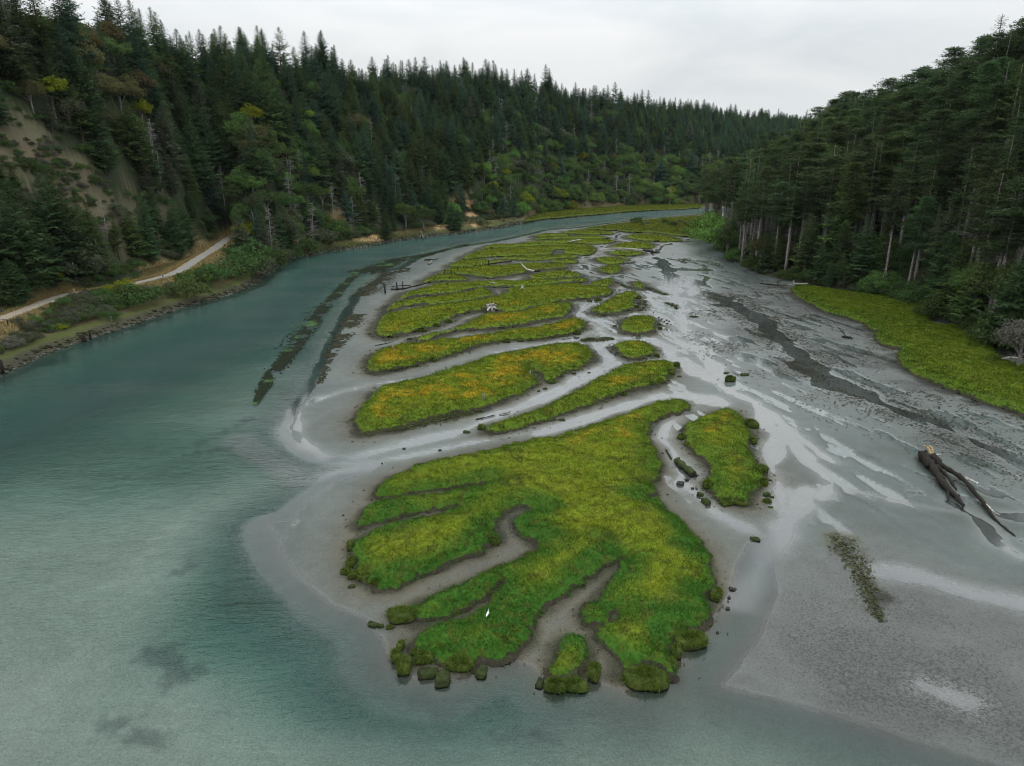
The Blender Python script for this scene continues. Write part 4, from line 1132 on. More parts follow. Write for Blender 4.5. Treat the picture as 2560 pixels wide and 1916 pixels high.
for a in [('spruce_tree', 70, 735, 445, 'dark green', 0), ('spruce_tree', 190, 690, 480, 'dark green', 4), ('spruce_tree', 250, 690, 500, 'olive', 1), ('spruce_tree', 375, 655, 480, 'dark green', 0), ('spruce_tree', 300, 660, 545, 'olive', 6),
          ('spruce_tree', 0, 766, 640, 'dark green', 0), ('spruce_tree', 55, 752, 655, 'dark green', 4), ('spruce_tree', 440, 640, 520, 'dark green', 2), ('spruce_tree', 470, 625, 505, 'dark green', 0), ('spruce_tree', 130, 720, 560, 'dark green', 2),
          ('broadleaf_tree', 138, 722, 668, 'yellow green', 0), ('shrub', 305, 735, 684, 'yellow green', 0), ('broadleaf_tree', 620, 610, 552, 'yellow green', 2), ('spruce_tree', 605, 650, 520, 'grey green', 6), ('spruce_tree', 665, 640, 530, 'grey green', 3),
          ('shrub', 530, 712, 632, 'deep green', 0), ('shrub', 563, 700, 636, 'olive', 0), ('shrub', 495, 715, 655, 'leafy green', 3), ('shrub', 465, 745, 686, 'olive', 1), ('shrub', 600, 690, 612, 'deep green', 1), ('shrub', 640, 690, 625, 'grey green', 0), ('shrub', 670, 675, 600, 'deep green', 0), ('shrub', 625, 660, 585, 'deep green', 1), ('shrub', 700, 660, 600, 'grey green', 2), ('shrub', 730, 648, 590, 'deep green', 0), ('shrub', 760, 640, 590, 'deep green', 1), ('shrub', 650, 650, 575, 'grey green', 2), ('shrub', 340, 762, 700, 'deep green', 1), ('shrub', 320, 750, 690, 'olive', 0), ('shrub', 385, 745, 700, 'grey green', 2), ('shrub', 360, 740, 700, 'greyish', 2), ('shrub', 430, 730, 695, 'grey green', 0), ('shrub', 280, 800, 765, 'deep green', 0), ('shrub', 255, 770, 735, 'deep green', 1), ('shrub', 220, 775, 735, 'grey green', 0), ('shrub', 830, 600, 540, 'deep green', 0), ('shrub', 800, 610, 560, 'grey green', 1), ('shrub', 870, 595, 545, 'grey green', 0), ('shrub', 900, 590, 550, 'deep green', 0), ('shrub', 1190, 560, 530, 'grey green', 0), ('shrub', 1210, 566, 545, 'olive', 1),
          ('spruce_tree', 965, 600, 522, 'dark green', 0), ('spruce_tree', 985, 592, 530, 'dark green', 6), ('spruce_tree', 720, 620, 520, 'dark green', 0), ('spruce_tree', 705, 630, 515, 'dark green', 1), ('spruce_tree', 1100, 562, 488, 'dark green', 0), ('spruce_tree', 1130, 575, 500, 'dark green', 4), ('spruce_tree', 1145, 575, 515, 'dark green', 2), ('spruce_tree', 1260, 555, 480, 'blue green', 6), ('spruce_tree', 1285, 550, 485, 'blue green', 3),
          ('broadleaf_tree', 1015, 575, 495, 'leafy green', 3), ('broadleaf_tree', 1060, 580, 515, 'deep green', 0), ('broadleaf_tree', 1795, 622, 503, 'bright green', 4), ('broadleaf_tree', 1768, 600, 515, 'bright green', 5), ('broadleaf_tree', 1815, 650, 560, 'deep green', 1),
          ('broadleaf_tree', 2540, 930, 790, 'greyish', 0), ('broadleaf_tree', 2440, 840, 770, 'deep green', 4), ('broadleaf_tree', 2360, 800, 715, 'deep green', 5), ('broadleaf_tree', 2200, 735, 650, 'leafy green', 4), ('broadleaf_tree', 2300, 765, 680, 'deep green', 4), ('broadleaf_tree', 2260, 750, 690, 'deep green', 5), ('broadleaf_tree', 2500, 870, 740, 'deep green', 4), ('spruce_tree', 2430, 810, 600, 'olive', 2), ('broadleaf_tree', 2420, 800, 650, 'leafy green', 1), ('spruce_tree', 2380, 790, 600, 'olive', 2), ('broadleaf_tree', 2480, 800, 640, 'olive', 2), ('spruce_tree', 2520, 860, 620, 'dark green', 2), ('broadleaf_tree', 2110, 715, 650, 'deep green', 1),
          ('spruce_tree', 2080, 690, 420, 'olive', 3), ('spruce_tree', 2010, 695, 560, 'brownish', 6), ('spruce_tree', 2100, 700, 560, 'brownish', 6), ('broadleaf_tree', 1900, 670, 585, 'tan brown', 1), ('spruce_tree', 2340, 740, 470, 'brownish', 6),
          ('spruce_tree', 1366, 240, 162, 'dark green', 3), ('spruce_tree', 965, 215, 140, 'blue green', 1), ('spruce_tree', 372, 150, 15, 'blue green', 6), ('spruce_tree', 435, 190, 38, 'blue green', 3), ('spruce_tree', 250, 130, -30, 'blue green', 6), ('spruce_tree', 300, 140, -10, 'blue green', 3), ('spruce_tree', 545, 170, 62, 'dark green', 0), ('spruce_tree', 600, 180, 78, 'dark green', 1), ('spruce_tree', 640, 180, 72, 'dark green', 0), ('spruce_tree', 780, 180, 70, 'blue green', 1), ('spruce_tree', 710, 170, 78, 'blue green', 3),
          ('broadleaf_tree', 1455, 420, 378, 'yellow green', 0), ('broadleaf_tree', 1222, 410, 370, 'yellow green', 1), ('broadleaf_tree', 140, 300, 170, 'yellow green', 3), ('broadleaf_tree', 300, 370, 312, 'olive', 3), ('broadleaf_tree', 180, 330, 240, 'grey green', 0),
          ('spruce_tree', 0, 320, 165, 'dark green', 0), ('spruce_tree', 0, 480, 360, 'olive', 2), ('shrub', 105, 445, 405, 'deep green', 1), ('shrub', 160, 420, 395, 'grey green', 1), ('shrub', 195, 430, 400, 'leafy green', 3), ('shrub', 240, 470, 430, 'deep green', 0),
          ('dead_tree', 880, 600, 540, None, 2), ('dead_tree', 835, 560, 455, None, 0), ('dead_tree', 910, 560, 430, None, 0), ('dead_tree', 1255, 330, 245, None, 2), ('dead_tree', 1340, 325, 240, None, 2), ('dead_tree', 270, 600, 500, None, 1), ('dead_tree', 2050, 520, 380, None, 0), ('dead_tree', 2350, 700, 560, None, 1), ('dead_tree', 2150, 650, 500, None, 2)]:
    hero(*a)
for i in range(520):                                # scrub breaking up the bare slope
    for P in BARE_ALL[:1]:
        x, y = rt.uniform(P[:, 0].min(), P[:, 0].max()), rt.uniform(P[:, 1].min(), P[:, 1].max())
        if sdf(P, np.array([x]), np.array([y]), 4.)[0] > 0 and fbm(np.array([x / 7]), np.array([y / 7]), 2, 95)[0] > .37: put('shrub', x, y, .7 + 1.5 * rt.random(), rt.choice(['grey green', 'deep green', 'olive', 'greyish']))
for px_, ty, v in [(2046, 266, 4), (2077, 248, 0), (2128, 224, 5), (2161, 232, 1), (2222, 196, 2), (2276, 196, 4), (2318, 166, 1), (2350, 150, 5), (2394, 116, 0), (2463, 92, 3), (2511, 34, 4), (2548, 52, 6), (1985, 318, 5), (2022, 306, 1)]:
    A, T = _az(px_, ty); r = float(rRi(A)[1]) - 6; x, y = r * math.sin(A), r * math.cos(A); h = HC + r * T - float(tz(x, y))
    if 15 < h < 60: put('fir_tree', x, y, h, 'dark green', v)
for px_, ty, v in [(372, 15, 6), (402, 48, 3), (545, 62, 1), (600, 74, 5), (655, 70, 3), (692, 66, 6), (760, 76, 1), (800, 74, 3), (835, 120, 5), (969, 138, 1), (1000, 150, 3), (1040, 142, 6), (1100, 150, 5), (1160, 142, 6), (1240, 160, 3), (1366, 160, 3), (1375, 170, 6), (1440, 205, 1), (1540, 204, 6)]:
    A, T = _az(px_, ty); r = float(rLi(A)[1]) - 4; x, y = r * math.sin(A), r * math.cos(A); h = HC + r * T - float(tz(x, y))
    if 12 < h < 48: put('spruce_tree', x, y, h, 'blue green' if v % 2 else 'dark green', v)
# bank scrub between track and river
for i in range(2600):
    A = R_(rt.uniform(-41, -14)); f = np.interp(A, az, fL); r = f - rt.uniform(-1, 26)
    x, y = r * math.sin(A), r * math.cos(A)
    ds = float(seg_dist(SHORE_LINE, np.array([x]), np.array([y]))[0]); dt = float(seg_dist(TRACK[:, :2], np.array([x]), np.array([y]))[0])
    il = inside(LEFT_LAND, np.array([x]), np.array([y]))[0]
    if not il or dt < (5.2 if r < math.hypot(*TRACK[np.argmin(np.hypot(TRACK[:, 0] - x, TRACK[:, 1] - y)), :2]) else 3.4) or ds < 5.6 + 1.5 * rt.random() or (r < f - 2 and dt > 18) or rt.random() < .1: continue
    if len(GLADE) > 3 and sdf(GLADE, np.array([x]), np.array([y]), 4.)[0] > -1.5: continue
    p = rt.random()
    put('shrub', x, y, (1.2 + 2.0 * rt.random() ** 1.5) * (.45 + .55 * min(1, max(0, (dt - 3) / 6))), 'grey green' if p < .45 else 'deep green' if p < .7 else 'greyish' if p < .85 else 'leafy green' if p < .95 else 'yellow green')
for i in range(500):                                # scrub along the wooded shore further up river
    A = R_(rt.uniform(-14, 1)); f = np.interp(A, az, fL); r = f + rt.uniform(-5, 6)
    x, y = r * math.sin(A), r * math.cos(A)
    ds = float(seg_dist(SHORE_LINE, np.array([x]), np.array([y]))[0])
    if not inside(LEFT_LAND, np.array([x]), np.array([y]))[0] or ds < 3.5 or any(sdf(P, np.array([x]), np.array([y]), 4.)[0] > -.5 for P in SANDP): continue
    p = rt.random(); put('shrub', x, y, 1.6 + 2.4 * rt.random(), 'grey green' if p < .35 else 'deep green' if p < .8 else 'greyish')
for px_, py_, h, cl in [(1590, 557, 5.5, 'deep green'), (1620, 561, 2.5, 'greyish'), (1661, 558, 4, 'deep green'), (1680, 565, 4.5, 'deep green'), (1725, 565, 5.5, 'greyish'), (1745, 570, 4.5, 'grey green'), (1752, 560, 6, 'greyish'), (1605, 563, 2, 'deep green'), (1700, 556, 3, 'grey green')]:
    x, y = gp(px_, py_, 1.0); put('shrub', x, y, h, cl, 0); TREES[-1] = TREES[-1][:5] + (.8,) + TREES[-1][6:]
# understorey that closes the gaps on the slopes
nT = len(TREES)
UNDER = []
for i in range(3200):
    A = R_(rt.uniform(-41, 38)); left = rt.random() < .65
    f, r_ = (rLi(A) if left else rRi(A))
    if left and A > aR[2]: continue
    if not left and A < aR[2]: continue
    r = f + (r_ - f) * rt.random() ** 1.6 * .9 + 1
    x, y = r * math.sin(A), r * math.cos(A)
    if any(sdf(P, np.array([x]), np.array([y]), 4.)[0] > 0 for P in SANDP + (BARE_ALL if rt.random() < .5 else [])): continue
    if len(GLADE) > 3 and sdf(GLADE, np.array([x]), np.array([y]), 4.)[0] > -1.5: continue
    if left and (not inside(LEFT_LAND, np.array([x]), np.array([y]))[0] or float(seg_dist(TRACK[:, :2], np.array([x]), np.array([y]))[0]) < 5): continue
    UNDER.append(('shrub', rt.randrange(4), rt.choice(['deep green', 'deep green', 'grey green', 'olive']), x, y, float(tz(x, y)) - .2, rt.uniform(1.5, 3.6), rt.uniform(0, 6.28)))
print('TREES', len(TREES), {s: sum(1 for q in TREES if q[0] == s) for s in PROTO}, 'under', len(UNDER))

# ------------------------------------------------------------------ trees: single ones and the forest mass
SINGLE = set(np.cumsum([25,9,3,4,1,13,1,3,1,3,1,3,1,1,1,1,7,5,1,1,1,2,1,1,1,2,1,1,1,1,1,1,3,1,1,1,1,1,1,1,1,1,3,1,1,1,1,1,1,1,1,1,1,1,1,1,1,1,1,3,2,1,1,3,1,8,1,1,2,1,1,1,1,1,1,1,1,1,1,1,1,3,2,1,1,1,1,1,4,3,1,1,1,2,1,1,1,1,1,1,1,1,1,1,2,1,1,2,2,1,3,1,1,2,1,2,1,1,2,1,1,1,1,4,3,2,1,1,1,1,1,1,1,7,1,2,1,1,1,1,1,1,1,1,4,1,1,1,1,1,1,1,1,2,1,1,1,1,1,1,1,1,1,1,1,2,1,2,1,1,1,1,2,1,2,1,1,2,2,1,1,1,2,2,1,1,1,1,2,1,1,1,1,1,1,1,1,1,2,1,1,1,1,1,1,1,1,2,1,1,1,1,1,1,1,1,1,2,1,1,1,1,1,1,1,3,1,1,1,1,1,1,1,1,2,1,1,1,1,1,3,1,3,1,1,1,1,1,1,1,1,1,1,1,1,1,1,1,1,1,1,1,1,1,1,4,1,1,1,1,1,1,1,1,1,1,1,1,1,1,1,1,1,1,1,1,1,1,1,1,1,1,2,1,1,1,1,1,1,1,1,1,1,1,1,1,2,1,1,1,1,1,1,1,1,1,1,1,1,3,1,2,1,1,3,1,1,3,1,1,1,1,1,1,1,1,1,1,1,1,2,1,1,1,1,2,4,1,1,4,7,1,1,1,1,1,1,1,1,1,1,1,1,2,1,1,1,1,1,1,1,4,4,2,1,1,1,1,1,1,1,1,1,1,1,1,1,1,1,1,1,1,1,2,2,1,1,5,1,4,1,1,1,1,1,1,1,1,1,1,1,2,1,2,1,2,1,1,2,2,2,4,1,1,1,1,1,1,1,1,2,1,1,1,1,1,1,2,1,1,1,4,2,6,1,1,2,1,1,1,1,2,1,2,1,4,1,2,2,4,1,2,1,1,1,1,1,2,2,2,1,1,1,1,1,8,1,2,1,5,2,4,1,6,1,6,1,2,1,1,1,1,5,10,4,5,22,13,1,4,10,1,2,1,14,1,2,3,1,8,1,3,3,6,1,10,3,1,7,3,2,12,1,4,3,2,6,8,6,10,3,1,1,4,14,2,2,12,19,1,1,3,2,1,1,5,2,5,1,3,5,6,2,1,3,1,2,1,2,2,2,10,10,3,1,1,7,3,1,10,12,3,3,1,1,8,7,4,11,2,1,1,1,3,1,1,8,2,14,4,1,2,2,10,2,8,8,3,1,2,12,2,14,3,1,1,10,2,7,9,3,1,1,6,3,3,16,1,1,1,13,7,7,3,1,2,5,3,4,2,7,4,1,2,2,1,1,2,7,6,9,1,2,2,1,1,1,1,2,2,6,5,1,2,1,1,1,1,1,2,1,1,2,1,2,13,1,1,1,1,2,1,1,4,1,7,3,1,1,1,2,1,1,3,12,2,2,1,2,2,10,1,3,2,1,5,2,4,3,2,2,1,1,2,1,2,4,1,1,1,1,1,2,3,2,2,3,4,2,1,1,1,2,5,2,1,1,2,1,1,1,1,1,1,3,3,1,1,1,1,1,1,1,1,1,2,3,6,1,1,3,1,1,1,2,1,11,4,4,1,3,1,5,1,3,7,2,1,5,9,5,4,3,5,32,16,21,1,8,2,12,3,12,1,1,2,1,7,1,3,2,1,3,2,1,10,1,1,1,1,4,1,4,6,1,2,1,1,1,2,13,1,1,1,2,3,1,1,7,1,1,1,1,7,9,1,1,2,1,6,2,2,2,4,2,1,1,3,3,4,2,5,2,1,1,2,2,2,13,2,1,1,1,1,18,1,1,1,2,1,7,10,3,1,1,1,1,5,8,5,1,1,1,10,13,2,1,2,1,1,7,12,1,1,1,2,2,22,1,1,1,1,1,3,2,18,2,4,2,22,3,4,3,8,10,6,5,33,28,1,1,8,61,2,1,37,35,11,28,142,135,4786,1,1,1,1,1,1,1,1,1,1,1,1,1,1,1,1,1,1,1,1,1,1,1,1,1,1,1,1,1,1,1,1,1,1,1,1,1,1,1,1,1,2,1,1,1,1,1,2,1,1,1,1,1,1,1,1,1,1,1,1,1,1,1,1,1,1,1,1,1,1,1,2,1,1,1,1,1,1,1,1,1,1,1,1,1,1,2,1,2,1,8,1,2,3,1,2,1,6,1,2,2,3,2,2,1,2,1,3,2,1,2,1,1,1,1,1,2,1,1,4,2,1,1,2,3,1,2,2,1,1,1,1,2,1,1,3,1,8,2,2,1,2,3,2,5,1,1,1,1,1,1,1,2,1,1,1,1,3,2,1,2,1,1,1,3,3,1,4,1,4,5,3,1,2,1,2,2,2,1,1,1,2,1,1,1,1,1,1,1,1,1,1,2,1,1,1,8,3,2,2,12,2,18,10,2,2,2,2,5,2,2,2,5,5,1,9,2,36,3,2,1,2,5,2,8,2,3,8,1,1,1,6,1,13,10,1,4,12,9,2,2,6,5,7,3,6,3,8,5,1,3,3,2,14,6,3,1,2,5,2,2,11,2,1,5,7,5,3,1,14,1,2,2,1,6,4,2,10,1,4,5,13,7,10,4,9,2,8,7,19,1,2,10,3,1,4,13,6,7,2,2,1,1,8,1,4,3,9,7,4,21,9,1,3,1,6,2,6,3,10,5,1,3,16,30,8,3,15,2,3,4,5,13,3,1,2,1,4,1,10,5,11,4,1,8,15,30,8,17,5,7,19,10,8,10,21,8,15,9,9,7,2,18,5,3,5,8,2,11,4,1,19,5,1,1,1,1,4
]).tolist())
KIND_LABEL = {'spruce_tree': 'spruce', 'fir_tree': 'fir', 'broadleaf_tree': 'broadleaf tree', 'dead_tree': 'dead tree', 'shrub': 'shrub'}
def plant(q, group, label):
    sp, v, cl, x, y, zz, h, rot = q
    tkm, cr, H, look, bark = PROTO[sp][v]
    root = thing(sp, label, {'spruce_tree': 'conifer', 'fir_tree': 'conifer', 'broadleaf_tree': 'tree', 'dead_tree': 'dead tree', 'shrub': 'shrub'}[sp], (x, y, zz), group)
    root.rotation_euler = (0, 0, rot); s = h / H; wd = s * (1 + .12 * math.sin(x * 3.1 + y)); root.scale = (wd, wd, s)
    link('trunk' if sp != 'shrub' else 'stem', tkm, root)
    link('crown', crown_mesh(sp, v, cl), root)
    return root


if ID_MODE: SINGLE = set(range(len(TREES)))
def where(q):
    sp, v, cl, x, y, zz, h, rot = q
    px_, py_ = to_px(x, y, zz); A = math.atan2(x, y); r = math.hypot(x, y)
    f2, r2 = rRi(A); f1, r1 = rLi(A)
    right = A > aR[1] and r > f2 - 3 and r < r2 + 20
    if right: u = (r - f2) / (r2 - f2)
    else: u = (r - f1) / (r1 - f1)
    if not right and r < f1 + 1 and A < 0.05:
        row = 'on the bank'
        if A < R_(-13.5):
            dt = TRACK[np.argmin(np.hypot(TRACK[:, 0] - x, TRACK[:, 1] - y))]
            row = 'river side of track' if r < math.hypot(dt[0], dt[1]) else 'hill side of track'
            place = 'below bare slope' if px_ < 300 else 'by the bend'
        else: place = 'at the forest edge' if px_ < 900 else 'by the sandy bluff'
    elif not right and r < f1: row, place = 'on the marsh flat', 'near the forest point'
    else:
        row = 'hill foot' if u < .07 else 'lower slope' if u < .3 else 'mid slope' if u < .6 else 'upper slope' if u < .85 else 'on the skyline'
        if right: place = 'at the forest point' if px_ < 1900 else 'behind the tidal flat' if px_ < 2150 else 'above the marsh shelf' if px_ < 2370 else 'above the grey bush'
        else: place = 'around the bare slope' if px_ < 300 else 'above the track' if px_ < 600 else 'over the leafy gully' if px_ < 830 else 'above the shrubby bank' if px_ < 1050 else 'above the sandy bluff' if px_ < 1280 else 'behind the far meadow' if px_ < 1560 else 'at the valley end'
    return row, place, px_


NUMW = ['first', 'second', 'third', 'fourth', 'fifth', 'sixth', 'seventh', 'eighth', 'ninth', 'tenth', 'eleventh', 'twelfth', 'thirteenth', 'fourteenth', 'fifteenth', 'sixteenth', 'seventeenth', 'eighteenth', 'nineteenth', 'twentieth']
byl = {}
for i in sorted(SINGLE):
    q = TREES[i]; row, place, px_ = where(q)
    sp, v, cl, h = q[0], q[1], q[2], q[6]
    lim = {'spruce_tree': (12, 18), 'fir_tree': (31, 36), 'broadleaf_tree': (8, 11), 'dead_tree': (13, 17), 'shrub': (1.5, 2.5)}[sp]
    size = 'short ' if h < lim[0] else 'tall ' if h > lim[1] else ''
    look = PROTO[sp][v][3]
    tint = (cl + ' ') if cl else 'grey '
    lab = f'{size}{look} {tint}{KIND_LABEL[sp]} {row} {place}'
    byl.setdefault(lab, []).append((px_, i))
GROUPS = {'spruce_tree': 'spruces on the hillsides', 'fir_tree': 'tall firs of the right hillside', 'broadleaf_tree': 'broadleaf trees around the estuary', 'dead_tree': 'dead grey trees', 'shrub': 'shrubs along the shores'}
for lab, L in byl.items():
    L.sort(); n = len(L)
    for k, (px_, i) in enumerate(L):
        l2 = lab
        if n > 1: l2 = lab + (', leftmost' if k == 0 else ', rightmost' if k == n - 1 else ', ' + NUMW[min(k, 14)] + ' from left')
        o = plant(TREES[i], GROUPS[TREES[i][0]], l2)
        if ID_MODE:
            for ch in (o, *[c for c in bpy.data.objects if c.parent == o][:0]): ch['tid'] = i


def forest(name, items, spread=True):
    """a wood too dense to count: one object of instanced trees"""
    kinds = sorted({(q[0], q[1], q[2] or '-') for q in items}); key = {k: n for n, k in enumerate(kinds)}
    coll = bpy.data.collections.new(name + '_kinds')
    for n, (sp, v, cl) in enumerate(kinds):
        tkm = PROTO[sp][v][0]; H = PROTO[sp][v][2]
        crm = crown_mesh(sp, v, None if cl == '-' else cl)
        nv1, nv2 = len(tkm.vertices), len(crm.vertices)
        a = np.empty(nv1 * 3, np.float32); b = np.empty(nv2 * 3, np.float32)
        tkm.vertices.foreach_get('co', a); crm.vertices.foreach_get('co', b)
        def fc(me, off):
            li = np.empty(len(me.loops), np.int32); me.loops.foreach_get('vertex_index', li)
            ls = np.empty(len(me.polygons), np.int32); me.polygons.foreach_get('loop_start', ls); lt = np.diff(np.append(ls, len(li)))
            return [np.stack([li[ls[lt == s] + k] for k in range(s)], 1) + off for s in (3, 4) if (lt == s).any()]
        f1_ = fc(tkm, 0); f2_ = fc(crm, nv1)
        mi = [0] * sum(len(f) for f in f1_) + [1] * sum(len(f) for f in f2_)
        me = mesh('forest_kind', np.concatenate([a, b]).reshape(-1, 3) / H, f1_ + f2_, [PROTO[sp][v][4], crm.materials[0]], False, None, None, mi)
        o = bpy.data.objects.new('%s_kind_%03d' % (name, n), me); coll.objects.link(o)
    pts = np.array([q[3:6] for q in items]); base = pts.mean(0)
    me = bpy.data.meshes.new(name); me.vertices.add(len(pts)); me.vertices.foreach_set('co', (pts).astype(np.float32).ravel())
    at = me.attributes.new('idx', 'INT', 'POINT'); at.data.foreach_set('value', np.array([key[(q[0], q[1], q[2] or '-')] for q in items], np.int32))
    at = me.attributes.new('rot', 'FLOAT_VECTOR', 'POINT'); at.data.foreach_set('vector', np.array([(0, 0, q[7]) for q in items], np.float32).ravel())
    at = me.attributes.new('scl', 'FLOAT_VECTOR', 'POINT'); at.data.foreach_set('vector', np.array([(q[6] * (1 + .12 * math.sin(q[3] * 3.1 + q[4])),) * 2 + (q[6],) for q in items], np.float32).ravel())
    o = link(name, me)
    ng = bpy.data.node_groups.new(name, 'GeometryNodeTree')
    ng.interface.new_socket('Geometry', in_out='INPUT', socket_type='NodeSocketGeometry'); ng.interface.new_socket('Geometry', in_out='OUTPUT', socket_type='NodeSocketGeometry')
    N = ng.nodes.new; gi_ = N('NodeGroupInput'); go = N('NodeGroupOutput'); ci = N('GeometryNodeCollectionInfo'); ip = N('GeometryNodeInstanceOnPoints')
    ci.inputs['Collection'].default_value = coll; ci.inputs['Separate Children'].default_value = True; ci.inputs['Reset Children'].default_value = True
    def na(nm, ty):
        a = N('GeometryNodeInputNamedAttribute'); a.data_type = ty; a.inputs['Name'].default_value = nm; return next(s for s in a.outputs if s.enabled and s.name == 'Attribute')
    Lk = ng.links.new
    Lk(gi_.outputs[0], ip.inputs['Points']); Lk(ci.outputs[0], ip.inputs['Instance']); ip.inputs['Pick Instance'].default_value = True
    Lk(na('idx', 'INT'), ip.inputs['Instance Index'])
    er = N('FunctionNodeEulerToRotation'); Lk(na('rot', 'FLOAT_VECTOR'), er.inputs[0]); Lk(er.outputs[0], ip.inputs['Rotation'])
    Lk(na('scl', 'FLOAT_VECTOR'), ip.inputs['Scale']); Lk(ip.outputs[0], go.inputs[0])
    md = o.modifiers.new('scatter', 'NODES'); md.node_group = ng
    tag(o, kind='stuff')
    return o


rest = [q for i, q in enumerate(TREES) if i not in SINGLE]
if rest: forest('forest', rest)
if UNDER: forest('undergrowth', UNDER)

# ------------------------------------------------------------------ clods, stones, posts, driftwood
M_WOODPALE = mat_bark('driftwood_pale', (0.42, 0.41, 0.38), 2.0); M_WOODGREY = mat_bark('driftwood_grey', (0.22, 0.205, 0.185), 2.5)
M_WOODDARK = mat_bark('wet_dark_wood', (0.024, 0.021, 0.017), 2.5); M_WOODTAN = mat_bark('broken_tan_wood', (0.36, 0.25, 0.13), 2.5)
M_STONE = mat_bark('stone', (0.05, 0.05, 0.042), 1.5); M_PALESTONE = mat_bark('pale_stone', (0.42, 0.41, 0.38), 1.5)
M_MOSSWOOD = mat_bark('mossy_wood', (0.045, 0.062, 0.02), 2.5)
ZOOM['N'] = (800, 1000, 2.011); ZOOM['Q'] = (1700, 900, 1.63)
rp_ = np.random.RandomState(9)


def pxm(px, py, z=0):
    x, y = gp(px, py, z); return math.sqrt(x * x + y * y + (HC - z) ** 2) / FL


def rock_mesh(name, sx, sy, sz, mats, seed, split=None, nu=14, nv=9, colf=None):
    g = np.random.RandomState(seed)
    th = np.linspace(0, 2 * math.pi, nu, endpoint=False); ph = np.linspace(-.5 * math.pi, .5 * math.pi, nv)
    T, Ph = np.meshgrid(th, ph, indexing='ij')
    x = np.cos(Ph) * np.cos(T); y = np.cos(Ph) * np.sin(T); zz = np.sin(Ph)
    k = 1 + .5 * (fbm(x * 1.7 + zz + seed, y * 1.7 - zz * .7, 3, seed) - .5) + .25 * (fbm(x * 4 + seed, y * 4 + zz * 3, 2, seed + 3) - .5)
    e = .58
    sq = lambda a: np.sign(a) * np.abs(a) ** e
    X = sq(x) * k * sx; Y = sq(y) * k * sy; Z = np.maximum(np.sign(zz) * np.abs(zz) ** .5 * .9, -.5) * k * sz
    V = np.stack([X, Y, Z], -1).reshape(-1, 3); I = np.arange(nu * nv).reshape(nu, nv)
    Q = np.stack([I, np.roll(I, -1, 0)], -1); Q = np.stack([Q[:, :-1, 0], Q[:, :-1, 1], Q[:, 1:, 1], Q[:, 1:, 0]], -1).reshape(-1, 4)
    return V, Q


def ground_z(x, y):
    """height of whatever lies there: an island's turf or the flats"""
    zg = float(tz(x, y))
    for P, (a_, h, b_, c_) in zip(isl_polys, ISL):
        if inside(P, np.array([x]), np.array([y]))[0]: return h * .97
    return zg


